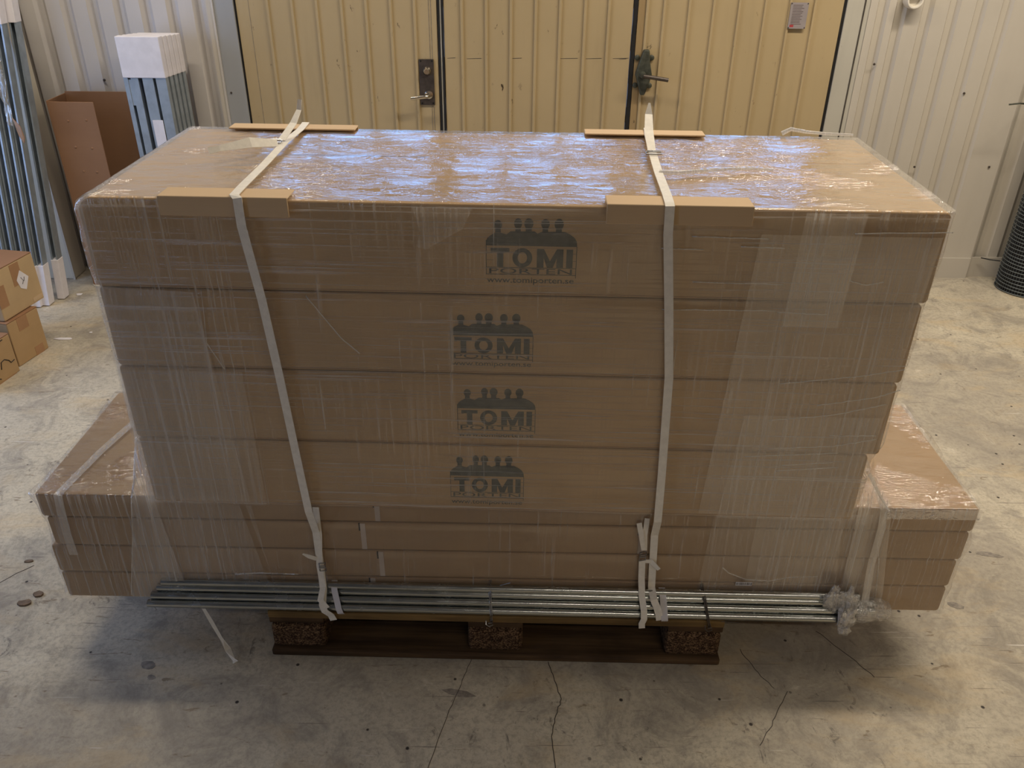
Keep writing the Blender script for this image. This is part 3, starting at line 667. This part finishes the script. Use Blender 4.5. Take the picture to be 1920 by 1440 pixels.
# ------------------------------------------------------------------ stretch film
def N3(a, b, c, s=1.0): return noise.noise(Vector((a*s, b*s, c*s)))
def shell(a0f, a1f, b0, b1, z0, z1, seams, rc, rt, off, nlev, left_round=0.0, amp=0.002):
    """film skin round a stack: side wall rings with rounded corners, turned over the top edge"""
    levels = [(z0+(z1-rt-z0)*i/nlev, 0.0) for i in range(nlev+1)]
    for i in range(1, 6):
        t = PI/2*i/5; levels.append((z1-rt+rt*math.sin(t), rt*(1-math.cos(t))))
    rings = []
    NX, NY = 150, 36
    for z, inset in levels:
        a0, a1 = a0f(z)-off, a1f(z)+off
        pin = sum(0.006*math.exp(-((z-s)/0.012)**2) for s in seams)
        bb0, bb1 = b0-off+inset, b1+off-inset
        A0, A1 = a0+inset, a1-inset
        if left_round and z > z1-left_round:
            A0 = a0 + max(inset, left_round*(1-math.sqrt(max(0, 1-((z-(z1-left_round))/left_round)**2))))
        r = max(0.002, rc-inset*0.5)
        ring = []
        def seg(p, q, n):
            for i in range(n): ring.append((p[0]+(q[0]-p[0])*i/n, p[1]+(q[1]-p[1])*i/n))
        def arc(cx, cy, t0):
            for i in range(4): 
                t = t0+PI/2*i/4; ring.append((cx+r*math.cos(t), cy+r*math.sin(t)))
        seg((A0+r, bb0), (A1-r, bb0), NX); arc(A1-r, bb0+r, -PI/2)
        seg((A1, bb0+r), (A1, bb1-r), NY); arc(A1-r, bb1-r, 0)
        seg((A1-r, bb1), (A0+r, bb1), NX//3); arc(A0+r, bb1-r, PI/2)
        seg((A0, bb1-r), (A0, bb0+r), NY); arc(A0+r, bb0+r, PI)
        out = []
        for x, y in ring:
            d = amp*N3(x*5, y*5, z*9) + amp*0.6*N3(x*16, y*16, z*24)
            d = max(d, -off*0.55)
            endw = 0.45 + 1.2*max(0, (abs(x)-0.6)/0.27)**2
            fy = -d if y < (b0+b1)/2 else d
            fx = d*endw*(1 if x > 0 else -1) if (x < A0+r*1.5 or x > A1-r*1.5) else 0
            pc = pin*0.5
            out.append((x+fx, y+fy+(pc if y < b0 else 0), z+(0.4*d if inset else 0)))
        rings.append(out)
    n = len(rings[0]); m = MB(); m.v = [p for rg in rings for p in rg]
    m.f = [(j*n+i, j*n+(i+1) % n, (j+1)*n+(i+1) % n, (j+1)*n+i) for j in range(len(rings)-1) for i in range(n)]
    return m
def lin(tab):
    def f(z):
        for (z0, v0), (z1, v1) in zip(tab[:-1], tab[1:]):
            if z <= z1: return v0+(v1-v0)*max(0, (z-z0)/(z1-z0))
        return tab[-1][1]
    return f
fa = lin([(0.4, -0.862), (0.67, -0.864), (1.0, -0.866), (1.25, -0.868)]); fb = lin([(0.4, 0.832), (0.66, 0.834), (0.70, 0.852), (0.86, 0.856), (1.05, 0.860), (1.25, 0.868)])
wrap = tag(shell(fa, fb, 0.0, 0.587, 0.490, 1.2505, (1.0535, 0.8635, 0.6745), 0.010, 0.006, 0.0045, 70, 0.036, 0.0022).build('stretch_wrap', M['film_front'], smooth='all'),
     'clear stretch film wrapped around the large printed cartons', 'film'); wrap.matrix_world = FU
def top_sheet(a0, a1, b0, b1, z, nu, nv, amp, seed, left=0.0):
    def fn(u, v):
        a, b = a0+(a1-a0)*u, b0+(b1-b0)*v
        ed = min(1, 6*min(u*8, (1-u)*8, v*2, (1-v)*2))
        h = amp*(N3(a*7+seed, b*16, 1)+0.6*N3(a*19, b*42+seed, 2)+0.5*abs(N3(a*30+b*14, b*60, 5)))
        dz = 0
        if left and a < a0+left:
            t = (a0+left-a)/left; dz = -left*(1-math.sqrt(max(0, 1-t*t)))
        return (a, b, z + max(-0.002, h*ed) + dz)
    return MB().grid(fn, nu, nv)
plabel(top_sheet(-0.8725, 0.872, 0.0015, 0.588, 1.2510, 240, 110, 0.0016, 3.0, 0.034).build('top_sheet', M['film_top'], wrap, smooth='all'), 'crinkled film over the top')
# overlapping film layers on the front of the upper stack
def front_patch(ptsL, ptsR, y, frame_, nu, nv, amp, name, mat, parent=None):
    """sheet between two polylines (x, z) that run downwards"""
    def ev(pl, v):
        k = v*(len(pl)-1); i = min(int(k), len(pl)-2); t = k-i
        return [pl[i][q]+(pl[i+1][q]-pl[i][q])*t for q in range(len(pl[0]))]
    def fn(u, v):
        p, q = ev(ptsL, v), ev(ptsR, v)
        x, z = p[0]+(q[0]-p[0])*u, p[1]+(q[1]-p[1])*u
        yy_ = y + (p[2]+(q[2]-p[2])*u if len(p) > 2 else 0)
        return (x, yy_ - abs(amp*N3(x*30, z*3, y*100)), z)
    o = MB().grid(fn, nu, nv).build(name, mat, parent, smooth='all')
    return o
for pL, pR in (([(-0.866, 1.06), (-0.866, 0.50)], [(-0.66, 1.05), (-0.62, 0.50)]), ([(-0.866, 0.86), (-0.866, 0.49)], [(-0.585, 0.86), (-0.58, 0.49)]),
               ([(0.50, 1.20), (0.46, 0.50)], [(0.855, 1.20), (0.825, 0.50)]), ([(0.53, 0.78), (0.505, 0.488)], [(0.83, 0.78), (0.80, 0.488)]),
               ([(0.58, 1.245), (0.575, 1.0)], [(0.70, 1.245), (0.69, 1.0)]), ([(-0.19, 1.243), (-0.175, 1.19), (-0.185, 1.16)], [(-0.07, 1.243), (-0.09, 1.20), (-0.165, 1.155)])):
    front_patch(pL, pR, -0.0085, FU, 50, 30, 0.001, 'overlap_layer', M['film_over'], wrap)
# bright glints of the film, put in as thin milky white crease ribbons
CREASE_GLINTS = [[(0.364, 1.193), (0.516, 1.191)], [(0.464, 1.174), (0.551, 1.172)], [(0.377, 1.096), (0.562, 1.094)], [(0.307, 1.167), (0.391, 1.166)], [(0.692, 1.106), (0.726, 1.097), (0.762, 1.104)],
  [(0.559, 1.032), (0.662, 1.029)], [(0.321, 1.033), (0.553, 1.035)], [(0.682, 1.205), (0.872, 1.211)], [(0.593, 0.862), (0.761, 0.885), (0.852, 0.904)], [(0.684, 0.809), (0.807, 0.833), (0.855, 0.853)],
  [(0.585, 0.767), (0.724, 0.785), (0.834, 0.816)], [(0.726, 0.73), (0.83, 0.733)], [(0.594, 0.691), (0.74, 0.702), (0.832, 0.724)], [(0.546, 0.668), (0.756, 0.684)], [(0.635, 0.646), (0.749, 0.658)], [(0.623, 0.63), (0.764, 0.644)],
  [(-0.641, 1.056), (-0.651, 0.93), (-0.622, 0.865)], [(-0.422, 1.047), (-0.358, 0.951), (-0.32, 0.913)]]
for cr in CREASE_GLINTS:
    pts = []
    for (x0, z0), (x1, z1) in zip(cr[:-1], cr[1:]):
        n = 10
        pts += [(x0+(x1-x0)*i/n, -0.0080-0.0012*abs(N3(x0*40+i, z0*9, 1)), z0+(z1-z0)*i/n+0.0015*N3(x0*20+i*0.7, z0*7, 3)) for i in range(n)]
    pts.append((cr[-1][0], -0.0080, cr[-1][1]))
    MB().ribbon(pts, 0.0022, (0, 0.4, 1), 0.0006).build('film_crease_glint', M['film_rope'], wrap, smooth='all')
# lower stack film
la = lin([(0.14, -1.165), (0.23, -1.167), (0.32, -1.160), (0.41, -1.157), (0.49, -1.166)]); lb = lin([(0.14, 1.150), (0.23, 1.153), (0.32, 1.157), (0.41, 1.163), (0.49, 1.167)])
wlow = tag(shell(la, lb, 0.0, 0.493, 0.150, 0.4890, (0.412, 0.3217, 0.2317), 0.010, 0.004, 0.0045, 44, 0.0, 0.0022).build('stretch_wrap', M['film_low'], smooth='all'),
     'clear stretch film wrapped around the long flat cartons', 'film'); wlow.matrix_world = FL
for a0, a1 in ((-1.168, -0.872), (0.842, 1.168)):
    plabel(top_sheet(a0, a1, 0.001, 0.492, 0.4895, 60, 70, 0.0012, 9.0+a0).build('top_sheet', M['film_top'], wlow, smooth='all'), 'crinkled film over the carton top')
for pL, pR, y in (([(-0.88, 0.487), (-0.90, 0.16)], [(-0.655, 0.470), (-0.615, 0.20)], -0.0105), ([(-0.64, 0.47), (-0.60, 0.21)], [(-0.655+0.03, 0.47), (-0.605, 0.21)], -0.0105),
               ([(0.515, 0.47), (0.50, 0.20)], [(0.83, 0.475), (0.86, 0.20)], -0.0105), ([(0.62, 0.47), (0.62, 0.24)], [(0.90, 0.475), (0.91, 0.24)], -0.0125)):
    front_patch(pL, pR, y, FL, 50, 24, 0.0015, 'overlap_layer', M['film_over'], wlow)
ld_ = plabel(MB().box(0.598, 0.640, -0.0128, -0.0122, 0.236, 0.2475).build('printed_label', M['strap_grey'], wlow), 'tiny pale printed label strip')
xx = 0.600
while xx < 0.637:
    w_ = random.choice((0.0008, 0.0014, 0.0020)); MB().box(xx, xx+w_, -0.0131, -0.0127, 0.238, 0.246).build('label_bar', M['ink_black'], ld_); xx += w_+0.0016
# webs of film from the upper stack down over the flat cartons
ul, ur = (FL.inverted() @ FU), None
def toL(a, b, z): p = ul @ Vector((a, b, z)); return (p.x, p.z, p.y)
webL = tag(front_patch([toL(-0.872, 0.0, 0.70), toL(-0.874, 0.0, 0.64), (-0.915, 0.4925, -0.004), (-0.985, 0.16, -0.014)], [toL(-0.8715, -0.006, 0.70), toL(-0.8675, -0.010, 0.62), (-0.862, 0.490, -0.014), (-0.83, 0.16, -0.016)], 0.0, FL, 40, 60, 0.004, 'film_web', M['film_web']),
    'film web fanning from the printed cartons over the flat cartons, bluish at its tip', 'film'); webL.matrix_world = FL
webR = tag(front_patch([toL(0.838, -0.006, 0.63), (0.845, 0.56, -0.014), (0.86, 0.49, -0.014), (0.87, 0.20, -0.018)], [toL(0.850, 0.02, 0.66), (0.900, 0.56, 0.03), (0.945, 0.4925, -0.004), (0.985, 0.19, -0.016)], 0.0, FL, 40, 60, 0.004, 'film_web', M['film_web']),
    'film web fanning from the printed cartons to the film wrapped pipe end', 'film'); webR.matrix_world = FL
# folds: thin bunched edges of film
def fold(pts, r, label, frame_=None, mat='film_crumple'):
    o = MB().tube(pts, r, 7, True, r*0.5).build('film_fold', M[mat], smooth=True)
    if frame_ is not None: o.matrix_world = frame_
    return tag(o, label, 'film')
fold([(-0.872, -0.004, 0.66), (-0.905, -0.004, 0.53), (-0.917, -0.012, 0.490), (-0.940, -0.018, 0.36), (-0.985, -0.018, 0.17)], 0.0028, 'bunched film edge running down the flat cartons near their bluish end', FL)
fold([(0.862, 0.0, 0.60), (0.905, 0.0, 0.53), (0.935, -0.014, 0.488)], 0.005, 'thick white film fold over the flat carton edge beside the upright end', FL, 'film_rope')
fold([(0.925, -0.016, 0.40), (0.945, -0.018, 0.33), (0.965, -0.018, 0.20)], 0.0016, 'thin hanging film fold above the wrapped pipe end', FL)
fold([(0.32+0.0, 0.21, 1.2585), (0.36, 0.205, 1.2595), (0.45, 0.235, 1.2600), (0.53, 0.255, 1.2590), (0.575, 0.25, 1.2570)], 0.0055, 'twisted rope of film lying on top beside the strap buckle', FU, 'film_rope')
fold([(0.68, 0.595, 1.256), (0.70, 0.592, 1.268), (0.74, 0.590, 1.262), (0.79, 0.592, 1.258), (0.86, 0.592, 1.256)], 0.006, 'loose crumpled film end on the back edge of the top', FU, 'film_rope')
fold([(0.555, -0.016, 0.300), (0.572, -0.018, 0.284), (0.62, -0.018, 0.262), (0.68, -0.018, 0.258), (0.73, -0.018, 0.272), (0.80, -0.018, 0.276)], 0.0022, 'torn film hem above the pipes near the wrapped end', FL)
fold([(-0.70, -0.014, 0.246), (-0.64, -0.014, 0.252), (-0.56, -0.014, 0.250), (-0.535, -0.014, 0.250)], 0.0030, 'rolled film hem on the flat cartons above the pipes by the slanting strap', FL)
# crinkled lip along the right front top edge of the lower stack
lip = MB().grid(lambda u, v: (0.93+0.235*u, -0.0062-0.002*v-0.003*abs(N3(u*40, v*5, 1)), 0.490-0.030*v+0.003*N3(u*30, v*6, 2)), 90, 12).build('crinkled_lip', M['film_crumple'], wlow, smooth='all')
# crumpled film blobs at the pipe end
def blob(c, s, seed, amp, label):
    bm = bmesh.new(); bmesh.ops.create_icosphere(bm, subdivisions=5, radius=1.0)
    for v in bm.verts:
        p = v.co.copy()
        d = 1 + amp*N3(p.x*1.8+seed, p.y*1.8, p.z*1.8) + amp*0.7*abs(N3(p.x*4.5, p.y*4.5+seed, p.z*4.5)) + amp*0.25*N3(p.x*11, p.y*11, p.z*11+seed)
        v.co = Vector((p.x*s[0], p.y*s[1], p.z*s[2]))*d + Vector(c)
    me = bpy.data.meshes.new('crumpled_film'); bm.to_mesh(me); bm.free(); me.materials.append(M['film_crumple'])
    for p in me.polygons: p.use_smooth = True
    o = bpy.data.objects.new('crumpled_film', me); COL.objects.link(o); o.matrix_world = FP
    return tag(o, label, 'film')
blob((0.905, 0.008, 0.215), (0.020, 0.010, 0.040), 1.0, 0.5, 'upright tuft of crumpled film above the pipe end, the one beside the milky band')
blob((0.868, 0.010, 0.222), (0.020, 0.009, 0.034), 4.0, 0.5, 'upright tuft of crumpled film above the pipe end, the one farther from the pipe tips')
blob((0.905, -0.014, 0.180), (0.018, 0.006, 0.030), 6.0, 0.55, 'crumpled film wound in front of the pipes between the two pale bands')
blob((0.905, -0.012, 0.138), (0.014, 0.010, 0.016), 2.0, 0.4, 'small knot of crumpled film hanging under the pipe end')
tip = MB().grid(lambda u, v: (0.925+0.095*u, 0.021+(0.034-0.012*u*u)*math.cos(2*PI*v)*(1+0.18*N3(u*6, math.cos(2*PI*v)*3, math.sin(2*PI*v)*3)), 0.180+(0.040-0.018*u*u)*math.sin(2*PI*v)*(1+0.18*N3(u*7, math.sin(2*PI*v)*4, 3))), 30, 48).build('pipe_end_film', M['film_crumple'], smooth='all')
tip.matrix_world = FP; tag(tip, 'clear film bag wrapped over the tips of the galvanised pipes', 'film')

# ------------------------------------------------------------------ leaning things at the left
def channel(mb, p0, p1, w, d, t=0.0025, face=Vector((0, -1, 0))):
    """C channel from p0 to p1, open side towards face"""
    p0, p1 = Vector(p0), Vector(p1); ax = (p1-p0).normalized(); sd = ax.cross(face).normalized(); fc = sd.cross(ax).normalized()
    pr = [(-w/2, 0), (-w/2, d), (-w/2+t*3, d), (-w/2+t*3, d-t), (-w/2+t, d-t), (-w/2+t, t), (w/2-t, t), (w/2-t, d-t), (w/2-t*3, d-t), (w/2-t*3, d), (w/2, d), (w/2, 0)]
    mb.prism([p0 + sd*a + fc*b for a, b in pr], p1-p0); return mb
# bundle of long rails with white end caps, left edge of the picture
RB = [(-2.282, 2.315, -2.235, 2.50, 0), (-2.318, 2.235, -2.262, 2.44, 1), (-2.352, 2.215, -2.295, 2.42, 2), (-2.386, 2.195, -2.328, 2.40, 3), (-2.420, 2.175, -2.362, 2.38, 4), (-2.454, 2.155, -2.396, 2.36, 5), (-2.488, 2.135, -2.430, 2.34, 6)]
RBN = ['galvanised rail with white caps standing nearest the pillar corner', 'second galvanised rail from the pillar corner, clear film hanging on it', 'third galvanised rail from the pillar corner in the leaning bundle',
  'fourth galvanised rail from the pillar corner in the leaning bundle', 'fifth galvanised rail from the pillar corner in the leaning bundle', 'sixth galvanised rail from the pillar corner in the leaning bundle', 'seventh galvanised rail from the pillar corner in the leaning bundle']
for x0, y0, x1, y1, i in RB:
    root = thing('door_rail', RBN[i], 'rail', Matrix.Translation((x0, y0, 0)), 'leaning galvanised rails with white caps')
    P0, P1 = Vector((0, 0, 0.004)), Vector((x1-x0, y1-y0, 1.52))
    channel(MB(), P0, P1, 0.031, 0.045).build('rail', M['zinc_rail'], root)
    at = lambda z: P0 + (P1-P0)*(z/1.52)
    for za, zb in ((0.0, 0.20), (1.275, 1.53)):
        a, b = at(za), at(zb)
        MB().prism([a+Vector(q) for q in ((-0.0175, -0.050, 0), (0.0175, -0.050, 0), (0.0175, 0.004, 0), (-0.0175, 0.004, 0))], b-a).build('end_cap', M['cap'], root, bevel=0.002)
hf = tag(MB().grid(lambda u, v: (-2.285+0.035*(u-0.5)*(1.3-0.6*v)+0.012*N3(u*3, v*4, 1), 2.292+0.02*N3(u*4, v*6, 3)-0.02*v, 1.16-0.30*v), 16, 50).build('film_scrap', M['film_crumple'], smooth='all'), 'scrap of clear film hanging from the leaning rails', 'film')
tg = tag(MB().prism([(-2.262, 2.252, 0.90), (-2.235, 2.250, 0.86), (-2.232, 2.254, 0.81), (-2.242, 2.256, 0.785), (-2.256, 2.255, 0.82)], (0, 0.004, 0)).build('tape_scrap', M['tape']), 'curled scrap of brown tape stuck to the leaning rails', 'tape')
# five flat door track packs with white card sleeves
TP = ['front galvanised track pack under a white card sleeve, facing the room', 'second galvanised track pack behind the front one, white sleeve', 'third galvanised track pack from the front, white sleeve', 'fourth galvanised track pack from the front, white sleeve', 'rearmost galvanised track pack against the ribbed wall, white sleeve']
for i in range(5):
    root = thing('track_pack', TP[i], 'track pack', Matrix.Translation((-1.685+0.004*i, 2.425+0.045*i, 0.0)), 'track packs with white card sleeves')
    lean = 0.004
    for q, xx in enumerate((-0.090, -0.050, 0.010, 0.070)):
        channel(MB(), (xx-0.0, -0.034, 0.003), (xx, -0.034, 1.20), (0.020, 0.034, 0.048, 0.046)[q], 0.034, face=Vector((0, 1, 0))).build('rail', M['zinc_rail'], root)
    MB().box(-0.100, 0.096, -0.038, 0.005, 1.052-0.001*i, 1.228-0.003*i).build('card_sleeve', M['cap'], root, bevel=0.003)
    MB().box(-0.100, 0.096, 0.0025, 0.0045, 0.5, 0.56).build('cross_plate', M['zinc_rail'], root)
    if i == 0:
        MB().box(-0.083, -0.064, -0.032, -0.028, 0.93, 1.045).build('bracket', M['zinc_rail'], root)
        MB().box(-0.004, 0.044, -0.037, -0.0345, 0.70, 0.865).build('white_card', M['cap'], root)
# brown open carton standing upright
oc = thing('open_carton', 'tall brown open carton standing upright beside the pillar', 'carton', Matrix.Translation((-2.03, 2.50, 0)))
MB().box(-0.160, 0.055, -0.055, -0.050, 0.0, 0.932).build('front_panel', M['kraft_dark'], oc, bevel=0.001)
MB().box(-0.165, -0.160, -0.055, 0.130, 0.0, 0.936).build('side_panel', M['kraft_dark'], oc, bevel=0.001)
MB().box(-0.160, 0.270, 0.125, 0.130, 0.0, 0.945).build('back_panel', M['kraft_dark'], oc, bevel=0.001)
for zz in (0.85, 0.72, 0.60, 0.48, 0.36):
    for xx in (-0.075, 0.0):
        MB().lathe([(0.007, 0), (0.003, -0.0025)], 5, 'Y', (xx+random.uniform(-0.01, 0.01), -0.055, zz+random.uniform(-0.01, 0.01))).build('dent', M['kraft_dark'], oc)

# small taped boxes, left edge; local x = along the visible face, local y = into the box
def small_box(label, p0, p1, z0, z1, depth, mat, tapes, flaps=None, tilt=0.0):
    p0, p1 = Vector((p0[0], p0[1], 0)), Vector((p1[0], p1[1], 0)); d = p1-p0; wd = d.length
    ang = math.atan2(d.y, d.x)
    root = thing('small_carton', label, 'carton', Matrix.Translation((p0.x, p0.y, z0)) @ Matrix.Rotation(ang, 4, 'Z') @ Matrix.Rotation(tilt, 4, 'Y'), 'small taped cartons')
    MB().box(0, wd, 0, depth, 0.0, z1-z0-0.004).build('body', mat, root, bevel=0.004)
    hgt = z1-z0
    for u0, u1, v0, v1, mt in tapes:
        MB().box(u0*wd, u1*wd, -0.0008, 0.001, v0*hgt, v1*hgt-0.004).build('tape_strip', M[mt], root)
    for fl_ in (flaps or []): fl_(root, wd, depth, hgt)
    return root
def closed_top(root, wd, depth, hgt):
    MB().box(0.0, wd, 0.0, depth/2-0.001, hgt-0.0035, hgt-0.0005).build('top_flap', M['kraft_dark'], root)
    MB().box(0.0, wd, depth/2+0.001, depth, hgt-0.0035, hgt-0.0005).build('top_flap', M['kraft3'], root)
def sticker(root, wd, depth, hgt):
    q = [(0.50, 0.62), (0.62, 0.78), (0.78, 0.58), (0.66, 0.36), (0.54, 0.44)]
    MB().prism([(u*wd, -0.0016, v*hgt) for u, v in q], (0, 0.0010, 0)).build('white_sticker', M['cap'], root)
    MB().tube([(0.60*wd, -0.0020, 0.64*hgt), (0.64*wd, -0.0020, 0.56*hgt), (0.60*wd, -0.0020, 0.50*hgt)], 0.0012, 5).tube([(0.68*wd, -0.0020, 0.62*hgt), (0.65*wd, -0.0020, 0.54*hgt)], 0.0012, 5).build('scribble', M['ink_black'], root)
def writing(root, wd, depth, hgt):
    S = [[(0.10, 0.72), (0.04, 0.80), (0.16, 0.86), (0.22, 0.76)], [(0.62, 0.74), (0.66, 0.92)], [(0.54, 0.92), (0.80, 0.94)], [(0.36, 0.74), (0.44, 0.80), (0.36, 0.86), (0.46, 0.92)],
         [(0.56, 0.30), (0.60, 0.46), (0.70, 0.48), (0.80, 0.40), (0.84, 0.32), (0.94, 0.34)], [(0.30, 0.12), (0.30, 0.28), (0.44, 0.26), (0.44, 0.20), (0.32, 0.20), (0.48, 0.10)], [(0.14, 0.12), (0.18, 0.26), (0.26, 0.12)]]
    for st in S: MB().tube([(u*wd, -0.0012, v*hgt) for u, v in st], 0.0022, 5).build('pen_stroke', M['ink_black'], root)
small_box('orange brown carton on the floor, under the pale taped box', (-2.130, 1.567), (-2.092, 1.747), 0.0, 0.2050, 0.30, M['kraft'], [(0.30, 0.62, 0.70, 1.0, 'tape'), (0.58, 0.86, 0.0, 0.22, 'tape')], [closed_top])
small_box('carton with black handwriting, frontmost on the floor at the picture edge', (-2.150, 1.330), (-2.112, 1.535), 0.0, 0.180, 0.30, M['kraft'], [(0.0, 0.9, -0.0, 0.04, 'tape')], [closed_top, writing])
small_box('pale carton with brown tape and a white sticker, atop the others', (-2.142, 1.585), (-2.100, 1.835), 0.207, 0.425, 0.32, M['kraft3'], [(0.0, 0.20, 0.25, 0.70, 'tape'), (0.42, 0.64, 0.52, 0.98, 'tape'), (0.74, 0.98, 0.04, 0.14, 'edge')], [closed_top, sticker])

# ------------------------------------------------------------------ wire mesh roll
mr = thing('wire_mesh_roll', 'dark grey roll of wire mesh standing by the cream wall', 'wire mesh', Matrix.Translation((2.725, 2.535, 0)))
RR = 0.142
MB().lathe([(RR-0.012, 0.004), (RR-0.012, 1.0)], 40, 'Z').build('inner_layers', M['rubber'], mr, smooth=True)
rg = MB()
for k in range(52):
    z = 0.006+k*0.0192
    rg.tube([((RR-0.0015*math.sin(i*0.3))*math.cos(2*PI*i/36), (RR)*math.sin(2*PI*i/36), z+0.002*math.sin(i*0.35+k)) for i in range(37)], 0.0026, 6, False)
rg.build('hoop_wires', M['mesh'], mr, smooth=True)['kind'] = 'stuff'
vw = MB()
for i in range(60):
    a = 2*PI*i/60; vw.tube([((RR-0.004)*math.cos(a), (RR-0.004)*math.sin(a), 0.002), ((RR-0.004)*math.cos(a+0.05), (RR-0.004)*math.sin(a+0.05), 1.0)], 0.0012, 5)
vw.build('upright_wires', M['mesh'], mr)['kind'] = 'stuff'

# ------------------------------------------------------------------ floor wear and litter
def crack(pts, w):
    p3 = []
    for (x0, y0), (x1, y1) in zip(pts[:-1], pts[1:]):
        for i in range(6):
            t = i/6; p3.append((x0+(x1-x0)*t+0.004*N3(x0*9+t*4, y0*7, 1), y0+(y1-y0)*t+0.004*N3(x0*5, t*5, 2), 0.0004))
    p3.append((pts[-1][0], pts[-1][1], 0.0004))
    MB().ribbon(p3, w, (1, 0.3, 0), 0.0006).build('crack', M['crack'], fl)
crack([(0.105, -0.02), (0.118, -0.07), (0.135, -0.14), (0.118, -0.19), (0.105, -0.25), (0.112, -0.34)], 0.0022)
crack([(-0.10, -0.01), (-0.125, -0.10), (-0.16, -0.22), (-0.19, -0.35)], 0.0014)
crack([(0.86, 0.10), (0.93, 0.0), (0.965, -0.06)], 0.0016)
crack([(0.63, 0.03), (0.66, -0.05), (0.69, -0.10)], 0.0016)
crack([(0.72, -0.11), (0.66, -0.20), (0.61, -0.27)], 0.0018)
crack([(-1.45, 0.33), (-1.55, 0.22), (-1.62, 0.14)], 0.0020)
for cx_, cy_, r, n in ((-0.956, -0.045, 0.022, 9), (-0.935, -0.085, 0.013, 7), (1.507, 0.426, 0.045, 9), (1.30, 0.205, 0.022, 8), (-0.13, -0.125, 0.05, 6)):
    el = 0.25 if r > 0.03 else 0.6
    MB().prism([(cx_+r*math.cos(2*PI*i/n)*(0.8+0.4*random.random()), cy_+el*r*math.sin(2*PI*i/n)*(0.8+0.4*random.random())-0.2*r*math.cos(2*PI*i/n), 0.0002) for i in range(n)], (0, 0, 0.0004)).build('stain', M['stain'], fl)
def litter(name, label, cat, x, y, r, mat, n=7, hgt=0.004, el=0.6):
    m = MB().prism([(r*math.cos(2*PI*i/n)*(0.6+0.6*random.random()), el*r*math.sin(2*PI*i/n)*(0.6+0.6*random.random()), 0.0006) for i in range(n)], (0.0, 0.001, hgt))
    o = m.build(name, M[mat], bevel=0.001, seg=1); o.location = (x, y, 0); return tag(o, label, cat)
litter('dry_leaf', 'small dry leaf on the pale floor beside the flat cartons', 'leaf', -1.472, 0.348, 0.018, 'leaf', 8, 0.003, 0.4)
litter('dirt_lump', 'upper of two brown dirt lumps on the floor by the flat cartons', 'dirt', -1.375, 0.208, 0.018, 'leaf', 7, 0.005)
litter('dirt_lump', 'lower of two brown dirt lumps on the floor by the flat cartons', 'dirt', -1.394, 0.172, 0.022, 'leaf', 9, 0.005)
litter('wood_chip', 'pale wood splinter on the floor beside the small taped cartons', 'wood chip', -2.055, 1.83, 0.05, 'cap', 6, 0.004, 0.25)
litter('paint_flake', 'white paint flake on the floor by the pillar foot', 'paint flake', -2.22, 2.33, 0.02, 'cap', 7, 0.003)
litter('paint_flake', 'tiny white paint flake beyond the pale wood splinter', 'paint flake', -1.97, 1.90, 0.010, 'cap', 6, 0.003)
for i, (x, y, r) in enumerate(((-2.15, 2.45, 0.05), (-2.05, 2.30, 0.06), (-2.10, 2.40, 0.03))):
    litter('plaster_crumb', ['crumbs of plaster at the foot of the brown open carton', 'pale plaster crust on the floor before the brown open carton', 'small plaster crumb between the pillar and the brown open carton'][i], 'plaster', x, y, r, 'pillar', 11, 0.006, 0.5)
